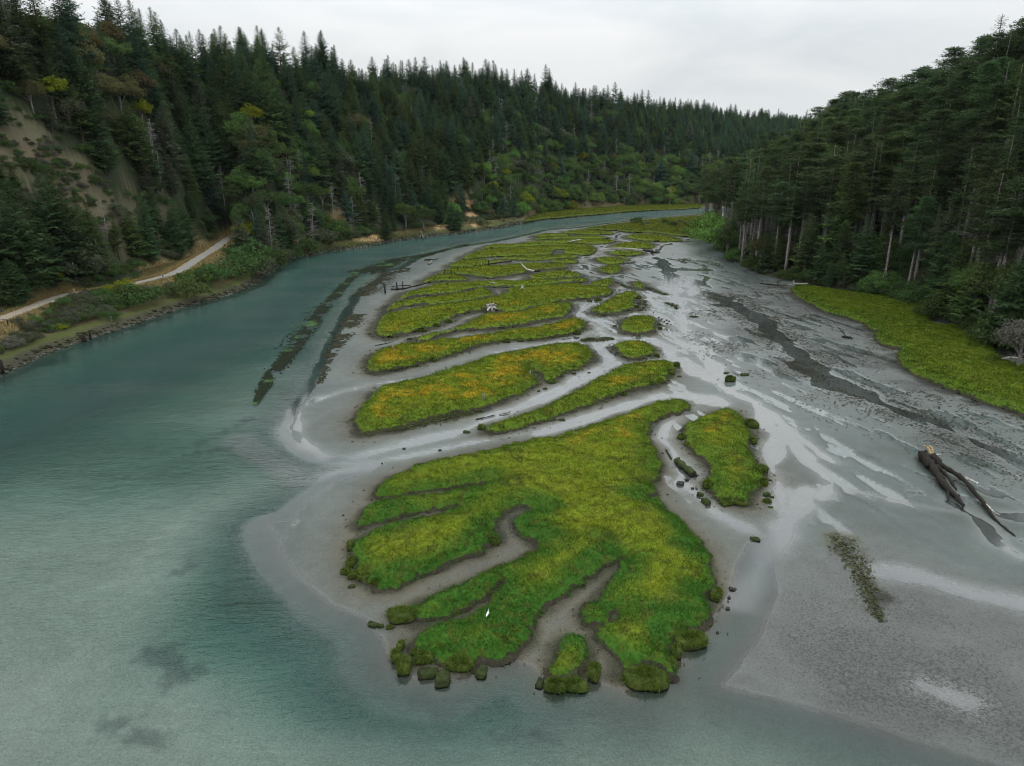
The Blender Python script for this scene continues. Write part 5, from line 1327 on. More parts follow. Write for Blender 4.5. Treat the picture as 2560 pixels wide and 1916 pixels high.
CLODS = [
 ('C', 'by the lower left finger', [(1255, 200, 110, 80, 1), (400, 900, 230, 130, 1), (340, 870, 150, 60, 1), (120, 965, 100, 50, 0), (190, 985, 60, 50, 0), (275, 1005, 60, 35, 1)]),
 ('C', 'at the tip of the egret finger', [(385, 1180, 55, 100, 1), (345, 1270, 90, 90, 1), (425, 1350, 120, 130, 1), (610, 1290, 160, 120, 1), (520, 1245, 80, 70, 1), (930, 1350, 250, 90, 1), (640, 1420, 190, 100, 0), (780, 1460, 130, 120, 0), (1140, 1400, 100, 100, 0)]),
 ('N', 'along the blunt left finger', [(130, 862, 50, 35, 1), (168, 882, 50, 40, 1), (225, 895, 60, 40, 1), (300, 905, 80, 36, 1), (158, 815, 40, 50, 1), (152, 735, 30, 55, 1), (160, 935, 36, 20, 0)]),
 ('D', 'beside the smallest mound', [(700, 1385, 110, 230, 1), (330, 1530, 190, 140, 1), (520, 1530, 210, 100, 1), (190, 1510, 75, 75, 0)]),
 ('D', 'off the lower right lobe', [(1190, 1460, 380, 160, 1), (1610, 1110, 270, 150, 1), (1475, 1210, 80, 180, 1), (1430, 1350, 80, 90, 1), (1840, 690, 90, 120, 1), (1790, 330, 34, 40, 0), (1770, 970, 60, 45, 0), (1000, 1420, 60, 40, 0)]),
 ('B', 'around the tongue shaped island', [(1940, 740, 110, 90, 1), (1965, 840, 60, 60, 1), (1855, 330, 80, 100, 1), (1870, 480, 50, 60, 1), (1255, 450, 70, 60, 1), (1310, 520, 60, 40, 1), (1475, 860, 70, 80, 1), (1415, 940, 60, 50, 0), (1465, 1000, 60, 60, 0), (1650, 1015, 130, 55, 1), (1765, 1025, 100, 50, 1), (1990, 940, 60, 50, 0), (1995, 1000, 70, 36, 1), (2035, 965, 30, 22, 0), (2025, 1055, 40, 18, 0), (2020, 825, 30, 20, 0), (1890, 1325, 80, 34, 0)]),
 ('G', 'around the narrow diagonal island', [(1515, 935, 50, 40, 1), (1080, 1330, 50, 36, 1), (1195, 1300, 60, 34, 1), (1460, 1200, 80, 44, 1), (1540, 1185, 70, 44, 1), (1645, 1095, 60, 55, 1), (1700, 1020, 50, 50, 1), (1725, 1130, 40, 22, 0), (615, 1535, 70, 18, 0), (875, 1090, 30, 18, 0)]),
 ('A', 'off the tip of the narrow diagonal island', [(1510, 452, 80, 64, 1), (1355, 490, 80, 36, 0)]),
 ('G', 'below the second largest island', [(730, 1100, 50, 26, 0), (520, 1182, 80, 40, 1), (400, 1268, 30, 24, 0), (462, 1244, 40, 28, 0), (1120, 650, 40, 30, 0)]),
 ('G', 'below the long orange tinted island', [(95, 802, 70, 36, 1), (230, 792, 70, 36, 1), (320, 790, 50, 28, 1), (765, 722, 60, 46, 1)]),
 ('E', 'along the slender bushy island', [(1160, 532, 90, 44, 1), (905, 296, 60, 36, 0), (1040, 202, 110, 44, 1), (1200, 150, 90, 36, 1), (1330, 105, 80, 34, 1)]),
 ('Q', 'alone on the open right flat', [(205, 72, 40, 34, 1), (262, 58, 34, 14, 0), (188, 50, 20, 8, 0)]),
 ('G', 'by the crumbling kite shaped island', [(1340, 395, 50, 30, 1), (1350, 440, 40, 26, 0), (1325, 480, 44, 30, 1), (960, 410, 70, 26, 1), (880, 420, 50, 26, 0)]),
 ('G', 'by the squarish island', [(1545, 680, 40, 28, 1), (1120, 655, 34, 24, 0), (1535, 640, 34, 30, 0)]),
]
seed = 0
for key, place, L in CLODS:
    L = sorted(L)
    big = sorted(L, key=lambda q: -q[2])
    for n, (cx_, cy_, w, h, gr) in enumerate(L):
        seed += 1
        (px_, py_), = zp(key, [(cx_, cy_ + h * .35)]); zk = ZOOM[key][2]
        x, y = gp(px_, py_, .1); s = pxm(px_, py_)
        hw = max(w / zk * s / 2, .16); hh = h / zk * s
        sz = float(np.clip(hh * (.62 if gr else .45), .1, .8)); sy = float(np.clip(hh * .75, hw * .4, hw * 1.6)) if h > w * .9 else hw * .62
        V, Q = rock_mesh('clod', hw, sy, sz, None, seed)
        zc = sz * .25 + min(float(tz(x, y)), .25)
        shape = 'upright' if h > w * 1.15 else 'long' if w > h * 1.8 else 'rounded'
        size = 'largest' if (cx_, cy_) == big[0][:2] else 'large' if w > 100 else 'small' if w < 45 else 'middling'
        ordn = '' if len(L) == 1 else (', leftmost' if n == 0 else ', rightmost' if n == len(L) - 1 else ', ' + NUMW[n] + ' from left')
        lab = f"{size} {shape} {'grassy turf' if gr else 'dark mud'} clod {place}{ordn}"
        root = thing('turf_clod' if gr else 'mud_clod', lab, 'clod', (x, y, zc), 'clods fallen from the island banks')
        root.rotation_euler = (0, 0, rp_.uniform(-.4, .4))
        top = V[Q].mean(1)[:, 2] > sz * .12
        nz_ = fbm(V[:, 0] * 3 + seed, V[:, 1] * 3, 2, 5)
        c_ = lerp3(np.tile(np.array([[.02, .018, .014]]), (len(V), 1)), (.03, .04, .014), nz_)
        ct = lerp3(np.tile(np.array([[.03, .048, .012]]), (len(V), 1)), (.055, .07, .014), nz_) if gr else lerp3(c_, (.035, .06, .016), nz_ * .8)
        for nm, sel, cc, mt in (('mud_base', ~top, c_, M_BANK), ('turf_cap' if gr else 'algae_cap', top, ct, M_TURF)):
            u, inv = np.unique(Q[sel], return_inverse=True)
            cap_o = link(nm, mesh(nm, V[u], [inv.reshape(-1, 4)], [mt], True, cc[u]), root)
        if gr and hw > .25:
            n_ = int(min(1400, 420 * hw * sy * 3 + 60)); a = rp_.uniform(0, 6.28, n_); r_ = np.sqrt(rp_.uniform(0, 1, n_)) * 1.02
            bx, by = np.cos(a) * r_ * hw, np.sin(a) * r_ * sy; bz = sz * .84 * np.sqrt(np.clip(1 - r_ ** 4 * .95, 0, 1)) - .04
            Lb = rp_.uniform(.16, .46, n_) * min(1, hw + .3); o_ = np.stack([np.cos(a) * r_, np.sin(a) * r_], 1) * .55 + rp_.normal(0, .55, (n_, 2)) + rp_.normal(0, .35, 2)
            tip = np.stack([bx + o_[:, 0] * Lb, by + o_[:, 1] * Lb, bz + Lb * (.8 - 1.2 * r_ ** 3)], 1); wa = rp_.uniform(0, 6.28, n_)
            Wd = np.stack([np.cos(wa), np.sin(wa), 0 * wa], 1) * .045
            B = np.stack([bx, by, bz], 1)
            gc = np.repeat((np.array([.036, .062, .012]) + rp_.uniform(0, 1, (n_, 1)) ** 2 * np.array([.06, .07, .004])) * rp_.uniform(.7, 1.3, (n_, 1)), 3, 0)
            link('grass', mesh('grass', np.stack([B - Wd, B + Wd, tip], 1).reshape(-1, 3), [np.arange(3 * n_).reshape(-1, 3)], [M_GRASS], False, gc), cap_o)['kind'] = 'stuff'

STONES = [('G', 'in the line off the squarish island', [(1530, 580, 18), (1556, 596, 20), (1586, 617, 16), (1606, 604, 18), (1628, 614, 16), (1612, 640, 26), (1645, 650, 14), (1480, 530, 12), (1408, 518, 12), (1570, 590, 10)]),
          ('D', 'on the pale shore of the largest island', [(1990, 648, 44), (2010, 660, 24), (1968, 730, 30), (1955, 830, 36), (1860, 1055, 26), (2025, 645, 20)]),
          ('B', 'in the rill beside the mossy log', [(1245, 862, 60), (1300, 828, 36), (1350, 900, 26), (1385, 905, 20), (1095, 605, 14), (1395, 788, 14)]),
          ('P', 'on the river side of the flats', [(881, 1105, 5), (858, 1289, 5), (955, 1158, 4), (1010, 1123, 8), (1100, 1126, 9)])]
for key, place, L in STONES:
    L = sorted(L)
    for n, (cx_, cy_, w) in enumerate(L):
        seed += 1
        (px_, py_), = zp(key, [(cx_, cy_)]); x, y = gp(px_, py_, .08); hw = max(w / ZOOM[key][2] * pxm(px_, py_) / 2, .14)
        V, Q = rock_mesh('stone', hw, hw * .8, hw * .7, None, seed, nu=10, nv=7)
        o = link('stone', mesh('stone', V, [Q], [M_STONE], True), None, (x, y, max(float(tz(x, y)), 0) + hw * .25))
        tag(o, 'dark stone ' + place + (', leftmost' if n == 0 else ', rightmost' if n == len(L) - 1 else ', ' + NUMW[n] + ' from left'), 'stone', 'dark stones on the flats')

POSTS = [('H', 352, 850, 740, 22, 'dark', 'thick leaning square topped post on the pale mud, furthest from the grass'), ('H', 515, 808, 700, 18, 'dark', 'middle one of three mud posts, among dark timber remains'), ('H', 592, 798, 688, 14, 'dark', 'thinnest of three mud posts, nearest the long thin island'),
         ('H', 1167, 562, 522, 10, 'dark', 'first short post from the left in the grassy row'), ('H', 1262, 560, 520, 10, 'dark', 'second short post from the left in the grassy row'), ('H', 1350, 535, 492, 10, 'dark', 'third short post from the left in the grassy row'), ('H', 1436, 510, 470, 12, 'dark', 'fourth short post from the left in the grassy row'), ('H', 1602, 470, 432, 14, 'dark', 'fifth post of the grassy row, by the bank edge'), ('H', 1680, 462, 425, 8, 'pale', 'pale thin sixth post of the grassy row'), ('H', 1783, 445, 392, 16, 'dark', 'tallest post near the right end of the grassy row'),
         ('E', 726, 420, 365, 20, 'grey', 'single dark stump post among the orange grass'), ('E', 1722, 965, 905, 20, 'grey', 'grey splintered stub on the second largest island, near its lower edge'), ('G', 323, 1135, 1085, 12, 'grey', 'thin grey stub beside the dark cleft'),
         ('J', 643, 612, 565, 10, 'tan', 'tan wooden post at the hill side of the dirt track'), ('J', 965, 842, 800, 12, 'pale', 'pale post on the rocky river bank'), ('J', 727, 1020, 962, 26, 'dark', 'squat dark piling at the left waterline'), ('J', 782, 1000, 925, 14, 'dark', 'taller dark piling at the left waterline'), ('J', 28, 1300, 1180, 20, 'dark', 'tall leaning piling at the left waterline, nearest the camera'), ('J', 1944, 192, 178, 10, 'dark', 'small dark marker post at the top of the track'), ('J', 1409, 462, 448, 8, 'dark', 'tiny dark marker post beside the bend of the track')]
for key, bx, by, ty, w, mt, lab in POSTS:
    (px_, py_), (qx, qy) = zp(key, [(bx, by), (bx, ty)])
    x, y = gp(px_, py_, 1.0 if key in 'HE' and by < 600 and bx > 1000 or key in 'EG' else .1)
    if key == 'J': x, y = hit(px_, py_)
    z0 = ground_z(x, y); r = math.hypot(x, y); A, T = _az(qx, qy)
    h = max(HC + r * T - z0, .5) * 1.08; rad = w / ZOOM[key][2] * pxm(px_, py_, z0) / 2 * 1.1
    m = MB(); lean = rp_.normal(0, .05, 2) * h
    m.tube([[0, 0, -.5], [lean[0] * .4, lean[1] * .4, h * .45], [lean[0], lean[1], h]], [rad * 1.05, rad, rad * .88], 7, .12, rp_)
    o = link('wooden_post', m.me('wooden_post', [{'dark': M_WOODDARK, 'pale': M_WOODPALE, 'grey': M_WOODGREY, 'tan': M_WOODTAN}[mt]], False), None, (x, y, z0))
    tag(o, lab, 'post', 'old wooden posts')


def wood(name, lab, cat, base, parts, group=None):
    """parts: (part name, crop, [(x, y, height)], [radius in crop px], material)"""
    key0, bx, by, bz = base; (px_, py_), = zp(key0, [(bx, by)]); o = np.array([*gp(px_, py_, bz), 0.0])
    root = thing(name, lab, cat, tuple(o), group)
    for nm, key, pts, rad, mt in parts:
        P = []; Rr = []
        for (x, y, zz), r in zip(pts, rad):
            (a, b), = zp(key, [(x, y)]); P.append(np.array([*gp(a, b, zz), zz]) - o); Rr.append(r / ZOOM[key][2] * pxm(a, b, zz))
        P = np.array(P); Rr = np.array(Rr)
        if len(P) > 2: P2 = chaikin(P, 2, False); Rr = np.interp(np.linspace(0, 1, len(P2)), np.linspace(0, 1, len(Rr)), Rr); P = P2 + rp_.normal(0, .10, P2.shape) * np.minimum(1, Rr)[:, None]
        m = MB(); m.tube(P, Rr * rp_.uniform(.8, 1.15, len(Rr)) if len(Rr) > 4 else Rr, 9, .22, rp_)
        link(nm, m.me(nm, [mt], True), root)
    return root


wood('driftwood_tree', 'big dark forked driftwood tree with broken tan roots on the right mudflat', 'driftwood', ('M', 500, 480, .1), [
    ('root_mass', 'M', [(425, 385, .7), (470, 450, .9), (530, 520, .7)], [28, 54, 34], M_WOODDARK), ('trunk', 'M', [(540, 400, 1.1), (600, 490, .9), (720, 560, .8), (860, 655, .7), (960, 770, .6), (1080, 910, .45), (1190, 1080, .15)], [26, 30, 23, 22, 19, 16, 9], M_WOODDARK), ('branch', 'M', [(1180, 1060, .15), (1300, 1170, .1), (1400, 1245, .08)], [9, 11, 5], M_WOODDARK), ('branch', 'M', [(660, 640, .6), (700, 760, .5), (712, 880, .3)], [11, 12, 7], M_WOODDARK), ('branch', 'M', [(860, 655, .75), (880, 640, 1.0), (850, 600, 1.3)], [8, 6, 3], M_WOODGREY), ('branch', 'M', [(730, 690, .55), (780, 665, .8), (790, 690, .9)], [8, 6, 3], M_WOODDARK),  # first two branches are added dark strips tracing reflections in the water
    ('limb', 'M', [(510, 470, .8), (580, 590, .7), (640, 690, .55), (750, 800, .5), (870, 930, .45)], [36, 31, 28, 22, 13], M_WOODDARK), ('limb', 'M', [(590, 510, .8), (690, 610, .7), (750, 700, .6), (790, 765, .5)], [16, 14, 12, 6], M_WOODDARK), ('limb', 'M', [(800, 820, .4), (840, 880, .4), (860, 955, .35)], [14, 12, 6], M_WOODDARK),
    ('broken_root', 'M', [(530, 400, 1.1), (500, 330, 1.4), (455, 305, 1.5)], [12, 9, 5], M_WOODTAN), ('broken_root', 'M', [(540, 400, 1.1), (545, 340, 1.5), (515, 310, 1.7)], [14, 10, 6], M_WOODTAN), ('root', 'M', [(470, 450, .8), (430, 400, 1.2), (415, 370, 1.5)], [20, 16, 8], M_WOODDARK), ('root', 'M', [(500, 420, .9), (480, 380, 1.4), (470, 350, 1.7)], [16, 12, 5], M_WOODDARK), ('root', 'M', [(460, 480, .6), (425, 450, .5), (410, 430, .3)], [16, 12, 6], M_WOODDARK), ('broken_root', 'M', [(550, 410, 1.1), (590, 405, 1.3), (630, 402, 1.4)], [11, 10, 6], M_WOODPALE),
    ('branch', 'M', [(800, 600, .9), (900, 648, .9), (1020, 708, .9)], [13, 12, 8], M_WOODPALE), ('branch', 'M', [(1100, 920, .5), (1170, 990, .45), (1240, 1026, .4)], [10, 7, 3], M_WOODPALE), ('moss', 'M', [(560, 440, 1.15), (640, 500, 1.05), (720, 545, .98)], [9, 12, 7], M_MOSSWOOD), ('moss', 'M', [(940, 735, .72), (1010, 810, .66), (1090, 890, .58)], [6, 9, 5], M_MOSSWOOD)])
wood('mossy_log', 'thick green mossy log lying in the rill beside the tongue shaped island', 'log', ('B', 1285, 720, .1), [('trunk', 'B', [(1215, 655, .3), (1280, 720, .3), (1360, 785, .3)], [26, 29, 31], M_MOSSWOOD), ('cut_end', 'B', [(1360, 785, .3), (1366, 790, .3)], [30, 29], M_WOODDARK)])
wood('small_log', 'short thin dark log just above the thick mossy log', 'log', ('B', 1145, 610, .1), [('trunk', 'B', [(1122, 568, .15), (1145, 610, .15), (1168, 648, .15)], [7, 9, 6], M_WOODDARK)])
wood('root_stump', 'weathered grey root stump with splayed roots on the wide olive island', 'stump', ('H', 1815, 1080, .9), [('stump', 'H', [(1810, 1090, .8), (1812, 1060, 1.3), (1815, 1020, 1.9)], [60, 52, 40], M_WOODGREY)] + [('root', 'H', [(1812, 1045, 1.5), ((1812 + x) / 2, (1040 + y) / 2 - 15, 1.8), (x, y, 1.2)], [20, 15, 6], M_WOODPALE if k % 2 else M_WOODGREY) for k, (x, y) in enumerate([(1710, 1045), (1745, 1010), (1790, 990), (1850, 990), (1895, 1020), (1905, 1070), (1830, 1100), (1760, 1095)])])
wood('curved_log', 'curved bleached white log rising from a dark root end', 'driftwood', ('I', 350, 715, 1.0), [('trunk', 'I', [(262, 655, 2.2), (300, 700, 1.7), (340, 720, 1.4), (390, 730, 1.2)], [3.5, 8, 9, 10], M_WOODPALE), ('root_mass', 'I', [(385, 728, 1.2), (420, 730, 1.2), (450, 728, 1.2)], [10, 13, 9], M_WOODDARK)])
wood('long_log', 'very long straight bleached log laid between two islands', 'driftwood', ('I', 1350, 505, 1.0), [('trunk', 'I', [(1065, 520, .5), (1140, 494, 1.2), (1350, 500, 1.3), (1510, 514, 1.2)], [4, 6, 7, 7.5], M_WOODPALE), ('butt', 'I', [(1505, 514, 1.2), (1560, 524, .9), (1610, 530, .6)], [8, 11, 12], M_WOODDARK), ('root', 'I', [(1580, 528, .7), (1640, 545, .4), (1680, 540, .3)], [7, 5, 3], M_WOODDARK)])
wood('pale_log', 'pale log with a forked foot across the far thin island', 'driftwood', ('I', 800, 420, .9), [('trunk', 'I', [(760, 428, 1.0), (800, 418, 1.2), (880, 406, 1.5)], [7, 6, 3], M_WOODPALE), ('root', 'I', [(760, 428, 1.0), (735, 420, 1.4)], [5, 3], M_WOODPALE), ('root', 'I', [(760, 428, 1.0), (745, 434, .9)], [5, 4], M_WOODGREY)])
wood('white_stump', 'small white three legged driftwood stump on the wide olive island', 'stump', ('G', 248, 310, 1.0), [('stump', 'G', [(246, 300, 1.1), (246, 284, 1.7)], [9, 7], M_WOODPALE)] + [('root', 'G', [(246, 298, 1.3), (x, y, 1.0)], [5, 3], M_WOODPALE) for x, y in ((222, 318), (278, 322), (262, 292))])
wood('driftwood_branch', 'dark twiggy driftwood stranded on the pale mud by the river', 'driftwood', ('H', 970, 420, .1), [('trunk', 'H', [(950, 445, .3), (980, 425, .5), (985, 400, .9)], [16, 14, 9], M_WOODGREY), ('branch', 'H', [(890, 385, .4), (960, 382, .6), (1030, 388, .5), (1090, 362, .7)], [4, 7, 6, 3], M_WOODDARK), ('branch', 'H', [(880, 400, .2), (930, 392, .3), (985, 395, .5)], [3, 4, 4], M_WOODDARK)])
wood('timber_remains', 'dark rotted timbers around the three mud posts', 'timber', ('H', 600, 775, .1), [('beam', 'H', [(430, 800, .15), (560, 795, .25), (690, 770, .2)], [12, 14, 9], M_WOODDARK), ('beam', 'H', [(440, 755, .4), (580, 742, .5), (700, 745, .5)], [5, 6, 8], M_WOODDARK), ('beam', 'H', [(690, 765, .2), (830, 735, .3), (920, 700, .3)], [9, 10, 8], M_WOODDARK)])
wood('dark_plank', 'long dark plank along the end of the short posted island', 'plank', ('H', 1950, 420, .3), [('plank', 'H', [(1780, 445, .7), (1930, 422, .8), (2095, 405, .8)], [7, 8, 9], M_WOODDARK)])
wood('pale_plank', 'pale grey plank lying on the long thin island', 'plank', ('H', 1845, 710, .95), [('plank', 'H', [(1800, 708, 1.15), (1845, 709, 1.15), (1890, 712, 1.15)], [6, 7, 6], M_WOODPALE)])
wood('stranded_pole', 'thin dark pole half buried beside the orange tinted island', 'pole', ('E', 620, 355, .05), [('pole', 'E', [(520, 374, .1), (620, 355, .14), (720, 332, .1)], [4, 5, 4], M_WOODDARK)])
wood('stranded_pole', 'thin grey pole in the silver channel below the second largest island', 'pole', ('A', 1750, 300, .05), [('pole', 'A', [(1690, 316, .12), (1750, 304, .16), (1800, 292, .2)], [5, 7, 9], M_WOODGREY)])
wood('stranded_pole', 'weedy dark pole in the silver channel, left of the thin grey pole', 'pole', ('A', 1540, 350, .05), [('pole', 'A', [(1450, 370, .1), (1540, 348, .12), (1640, 325, .1)], [8, 5, 4], M_WOODDARK)])
wood('fallen_branch', 'bleached fallen branch where the firs meet the marsh shelf', 'branch', ('L', 330, 232, .4), [('branch', 'L', [(240, 240, .8), (330, 234, 1.0), (400, 231, 1.2)], [3, 4, 3], M_WOODPALE), ('twig', 'L', [(285, 236, .9), (283, 205, 2.2)], [3, 2], M_WOODPALE)])
wood('fallen_branch', 'long dark branch lying on the mud under the firs', 'branch', ('L', 120, 245, .2), [('branch', 'L', [(0, 232, .2), (120, 246, .3), (230, 248, .3)], [4, 5, 3], M_WOODDARK)])
wood('fallen_branch', 'bleached fallen branch below the round grey bush', 'branch', ('L', 2110, 855, 1.0), [('branch', 'L', [(2030, 862, 1.5), (2110, 848, 1.6), (2200, 866, 1.4)], [4, 6, 4], M_WOODPALE)])
wood('fallen_branch', 'pale pole leaning over the dark gap left of the grey bush', 'branch', ('L', 1950, 640, 1.0), [('branch', 'L', [(1890, 622, 2.0), (1950, 634, 2.0), (2010, 645, 2.0)], [4, 5, 4], M_WOODGREY)])
wood('stranded_stick', 'small dark stick with a twig, stranded mid way on the right flat', 'stick', ('L', 730, 682, .1), [('stick', 'L', [(690, 678, .2), (730, 682, .3), (770, 688, .2)], [7, 9, 6], M_WOODDARK), ('twig', 'L', [(650, 595, .1), (690, 635, .1), (715, 670, .2)], [2, 2.5, 3], M_WOODDARK)])
wood('stranded_stick', 'flat dark sliver of wood by the small islands, on the flat', 'stick', ('I', 1370, 650, .1), [('stick', 'I', [(1300, 658, .12), (1370, 650, .14), (1425, 640, .12)], [4, 6, 3], M_WOODDARK)])
wood('stranded_stick', 'short dark stick left of the oval pool', 'stick', ('I', 1560, 692, .1), [('stick', 'I', [(1530, 690, .12), (1590, 694, .14)], [4, 3], M_WOODDARK)])

# low timber barrier beside the track
x, y = hit(8 + 1, 560 + 868 / 3.456); z0 = float(tz(x, y)); s = pxm(8, 810, z0)
t_ = thing('timber_barrier', 'low dark timber barrier at the left end of the track', 'barrier', (x, y, z0))
for dx in (-1.0, .9):
    m = MB(); m.box((dx, 0, .45), .16, .16, 1.1); link('barrier_post', m.me('barrier_post', [M_WOODDARK]), t_)
m = MB(); m.box((-.05, 0, 1.06), 2.5, .2, .14, 0); link('barrier_rail', m.me('barrier_rail', [M_WOODGREY]), t_)
for (px_, py_, w, lab, mt) in [(764 / 3.456, 560 + 606 / 3.456, 1.0, 'pale flat boulder beside the tan post by the track', M_PALESTONE), (468 / 3.456, 560 + 682 / 3.456, 1.1, 'grey boulder at the river side of the track', M_PALESTONE)]:
    x, y = hit(px_, py_); V, Q = rock_mesh('boulder', w * .6, w * .45, w * .4, None, 77)
    tag(link('boulder', mesh('boulder', V, [Q], [mt], True), None, (x, y, float(tz(x, y)) + .12)), lab, 'boulder')
wood('rotten_stump', 'grey rotten stump at the waterline below the wooded bank', 'stump', ('K', 1440, 440, .3), [('stump', 'K', [(1438, 445, .2), (1438, 425, 1.8), (1432, 405, 3.2)], [9, 7, 4], M_WOODGREY), ('root', 'K', [(1438, 425, 1.6), (1452, 450, .3)], [5, 4], M_WOODGREY), ('root', 'K', [(1438, 428, 1.4), (1425, 448, .3)], [5, 4], M_WOODGREY)])

# ------------------------------------------------------------------ egret and walkers
def plain(name, col, rough=.7):
    m = bpy.data.materials.new(name); t = NT(m); nz = t.noise(9.0, 2.0, t.pos())
    c = t.mix(nz, tuple(.8 * v for v in col), tuple(min(1, 1.1 * v) for v in col)); t.end(t.bsdf(c, rough, .25)); return m


def skin(name, verts, edges, radii, mat, parent=None, loc=None, levels=2):
    me = bpy.data.meshes.new(name); me.from_pydata(verts, edges, []); o = link(name, me, parent, loc)
    md = o.modifiers.new('skin', 'SKIN'); md.use_smooth_shade = True
    for v, r in zip(me.skin_vertices[0].data, radii): v.radius = r if isinstance(r, tuple) else (r, r)
    me.skin_vertices[0].data[0].use_root = True
    sb = o.modifiers.new('sub', 'SUBSURF'); sb.levels = levels; sb.render_levels = levels
    me.materials.append(mat); return o


x, y = gp(900 + 1204 / 3.764, 1300 + 912 / 3.764, 1.2); z0 = 1.12
M_WHITE = plain('white_feathers', (.82, .82, .80)); M_LEG = plain('dark_legs', (.03, .03, .028)); M_BILL = plain('yellow_bill', (.6, .42, .05))
eg = thing('egret', 'white egret standing in the grass of the largest island', 'bird', (x, y, z0)); eg.rotation_euler = (0, 0, 1.05); eg.scale = (.75, .75, .75)
skin('body', [(0, 0, .58), (-.12, 0, .52), (-.30, 0, .42), (-.42, 0, .36), (.10, 0, .64), (.15, 0, .74), (.10, 0, .84), (.09, 0, .93), (.14, 0, 1.0), (.20, 0, 1.01)], [(0, 1), (1, 2), (2, 3), (0, 4), (4, 5), (5, 6), (6, 7), (7, 8), (8, 9)], [(.12, .13), (.125, .14), (.08, .08), (.025, .03), .07, .038, .03, .028, .038, .026], M_WHITE, eg)
for s_ in (-1, 1):
    m = MB(); m.tube([[-.04, .05 * s_, .5], [-.01, .05 * s_, .26], [-.03, .05 * s_, -.06]], [.022, .015, .014], 6); link('leg', m.me('leg', [M_LEG]), eg)
m = MB(); m.tube([[.215, 0, 1.01], [.34, 0, .985]], [.017, .004], 6); link('bill', m.me('bill', [M_BILL]), eg)
M_SKIN = plain('skin', (.45, .28, .2)); M_DARKCL = plain('dark_clothes', (.03, .032, .04)); M_REDCL = plain('dark_red_jacket', (.16, .04, .035)); M_HAIR = plain('hair', (.04, .03, .02))
for dx, top_, lab, st in ((0.0, M_DARKCL, 'person in dark clothes walking on the sandy bluff, left of the pair', .2), (1.5, M_REDCL, 'person in a dark red jacket walking on the sandy bluff, right of the pair', -.2)):
    q = hit(1133, 517)
    x, y = q[0] + dx, q[1] - .4 * dx
    pr = thing('person', lab, 'person', (x, y, float(tz(x, y))), 'walkers on the bluff'); pr.rotation_euler = (0, 0, 1.2)
    skin('body', [(0, 0, .95), (0, 0, 1.2), (0, 0, 1.42), (0, 0, 1.53), (0, 0, 1.66), (0, .11, .9), (st * .6, .12, .48), (st, .12, .06), (st + .12, .13, .03), (0, -.11, .9), (-st * .5, -.12, .48), (-st * 1.1, -.12, .08), (-st * 1.1 + .12, -.13, .04),
         (0, .2, 1.4), (-.05, .26, 1.14), (.08, .27, .9), (0, -.2, 1.4), (.05, -.26, 1.14), (.14, -.27, .92)],
         [(0, 1), (1, 2), (2, 3), (3, 4), (0, 5), (5, 6), (6, 7), (7, 8), (0, 9), (9, 10), (10, 11), (11, 12), (2, 13), (13, 14), (14, 15), (2, 16), (16, 17), (17, 18)],
         [.15, .14, .15, .055, .1, .09, .065, .045, .04, .09, .065, .045, .04, .065, .048, .035, .065, .048, .035], M_SKIN, pr)
    skin('jacket', [(0, 0, .98), (0, 0, 1.2), (0, 0, 1.43), (0, .21, 1.4), (-.05, .265, 1.14), (.07, .272, .95), (0, -.21, 1.4), (.05, -.265, 1.14), (.13, -.272, .97)], [(0, 1), (1, 2), (2, 3), (3, 4), (4, 5), (2, 6), (6, 7), (7, 8)], [.17, .165, .165, .085, .065, .055, .085, .065, .055], top_, pr)
    skin('trousers', [(0, 0, .97), (0, .11, .88), (st * .6, .12, .48), (st, .12, .1), (0, -.11, .88), (-st * .5, -.12, .48), (-st * 1.1, -.12, .12)], [(0, 1), (1, 2), (2, 3), (0, 4), (4, 5), (5, 6)], [.165, .11, .085, .07, .11, .085, .07], M_DARKCL, pr)
    skin('hair', [(-.015, 0, 1.68), (-.02, 0, 1.74)], [(0, 1)], [.115, .085], M_HAIR, pr)

# ------------------------------------------------------------------ weed, litter, rubble and dry grass too fine to count
def flakes(name, P, L, ang, col, z=None, lift=.02, wr=.28, curl=.0):
    n = len(P); z0 = tz(P[:, 0], P[:, 1]) if z is None else np.full(n, z)
    z0 = np.maximum(z0, 0.0) + lift + rp_.uniform(0, .05, n)
    D = np.stack([np.cos(ang), np.sin(ang)], 1) * L[:, None]; W = np.stack([-np.sin(ang), np.cos(ang)], 1) * (L * wr)[:, None]
    Z = lambda a: (z0 + a)[:, None]
    V = np.stack([np.hstack([P - D / 2, Z(0)]), np.hstack([P + W * rp_.uniform(.6, 1.3, (n, 1)), Z(curl * L)]), np.hstack([P + D / 2, Z(curl * .4 * L)]), np.hstack([P - W * rp_.uniform(.6, 1.3, (n, 1)), Z(curl * .6 * L)])], 1).reshape(-1, 3)
    o = link(name, mesh(name, V, [np.arange(4 * n).reshape(n, 4)], [M_WEED], False, np.repeat(col, 4, 0)))
    tag(o, kind='stuff'); return o


def along(px_list, w, n, key='F', z=0.0, fall=1.0):
    W = world(zp(key, px_list), z); seg = np.hypot(*np.diff(W, axis=0).T); cum = np.concatenate([[0], np.cumsum(seg)])
    s = rp_.uniform(0, cum[-1], n); x = np.interp(s, cum, W[:, 0]); y = np.interp(s, cum, W[:, 1]); ww = np.interp(s, cum, np.broadcast_to(w, len(cum)))
    k = np.clip(np.searchsorted(cum, s) - 1, 0, len(seg) - 1); d = np.diff(W, axis=0)[k] / seg[k][:, None]
    off = rp_.normal(0, .5, n) * ww
    return np.stack([x - d[:, 1] * off, y + d[:, 0] * off], 1), np.arctan2(d[:, 1], d[:, 0])


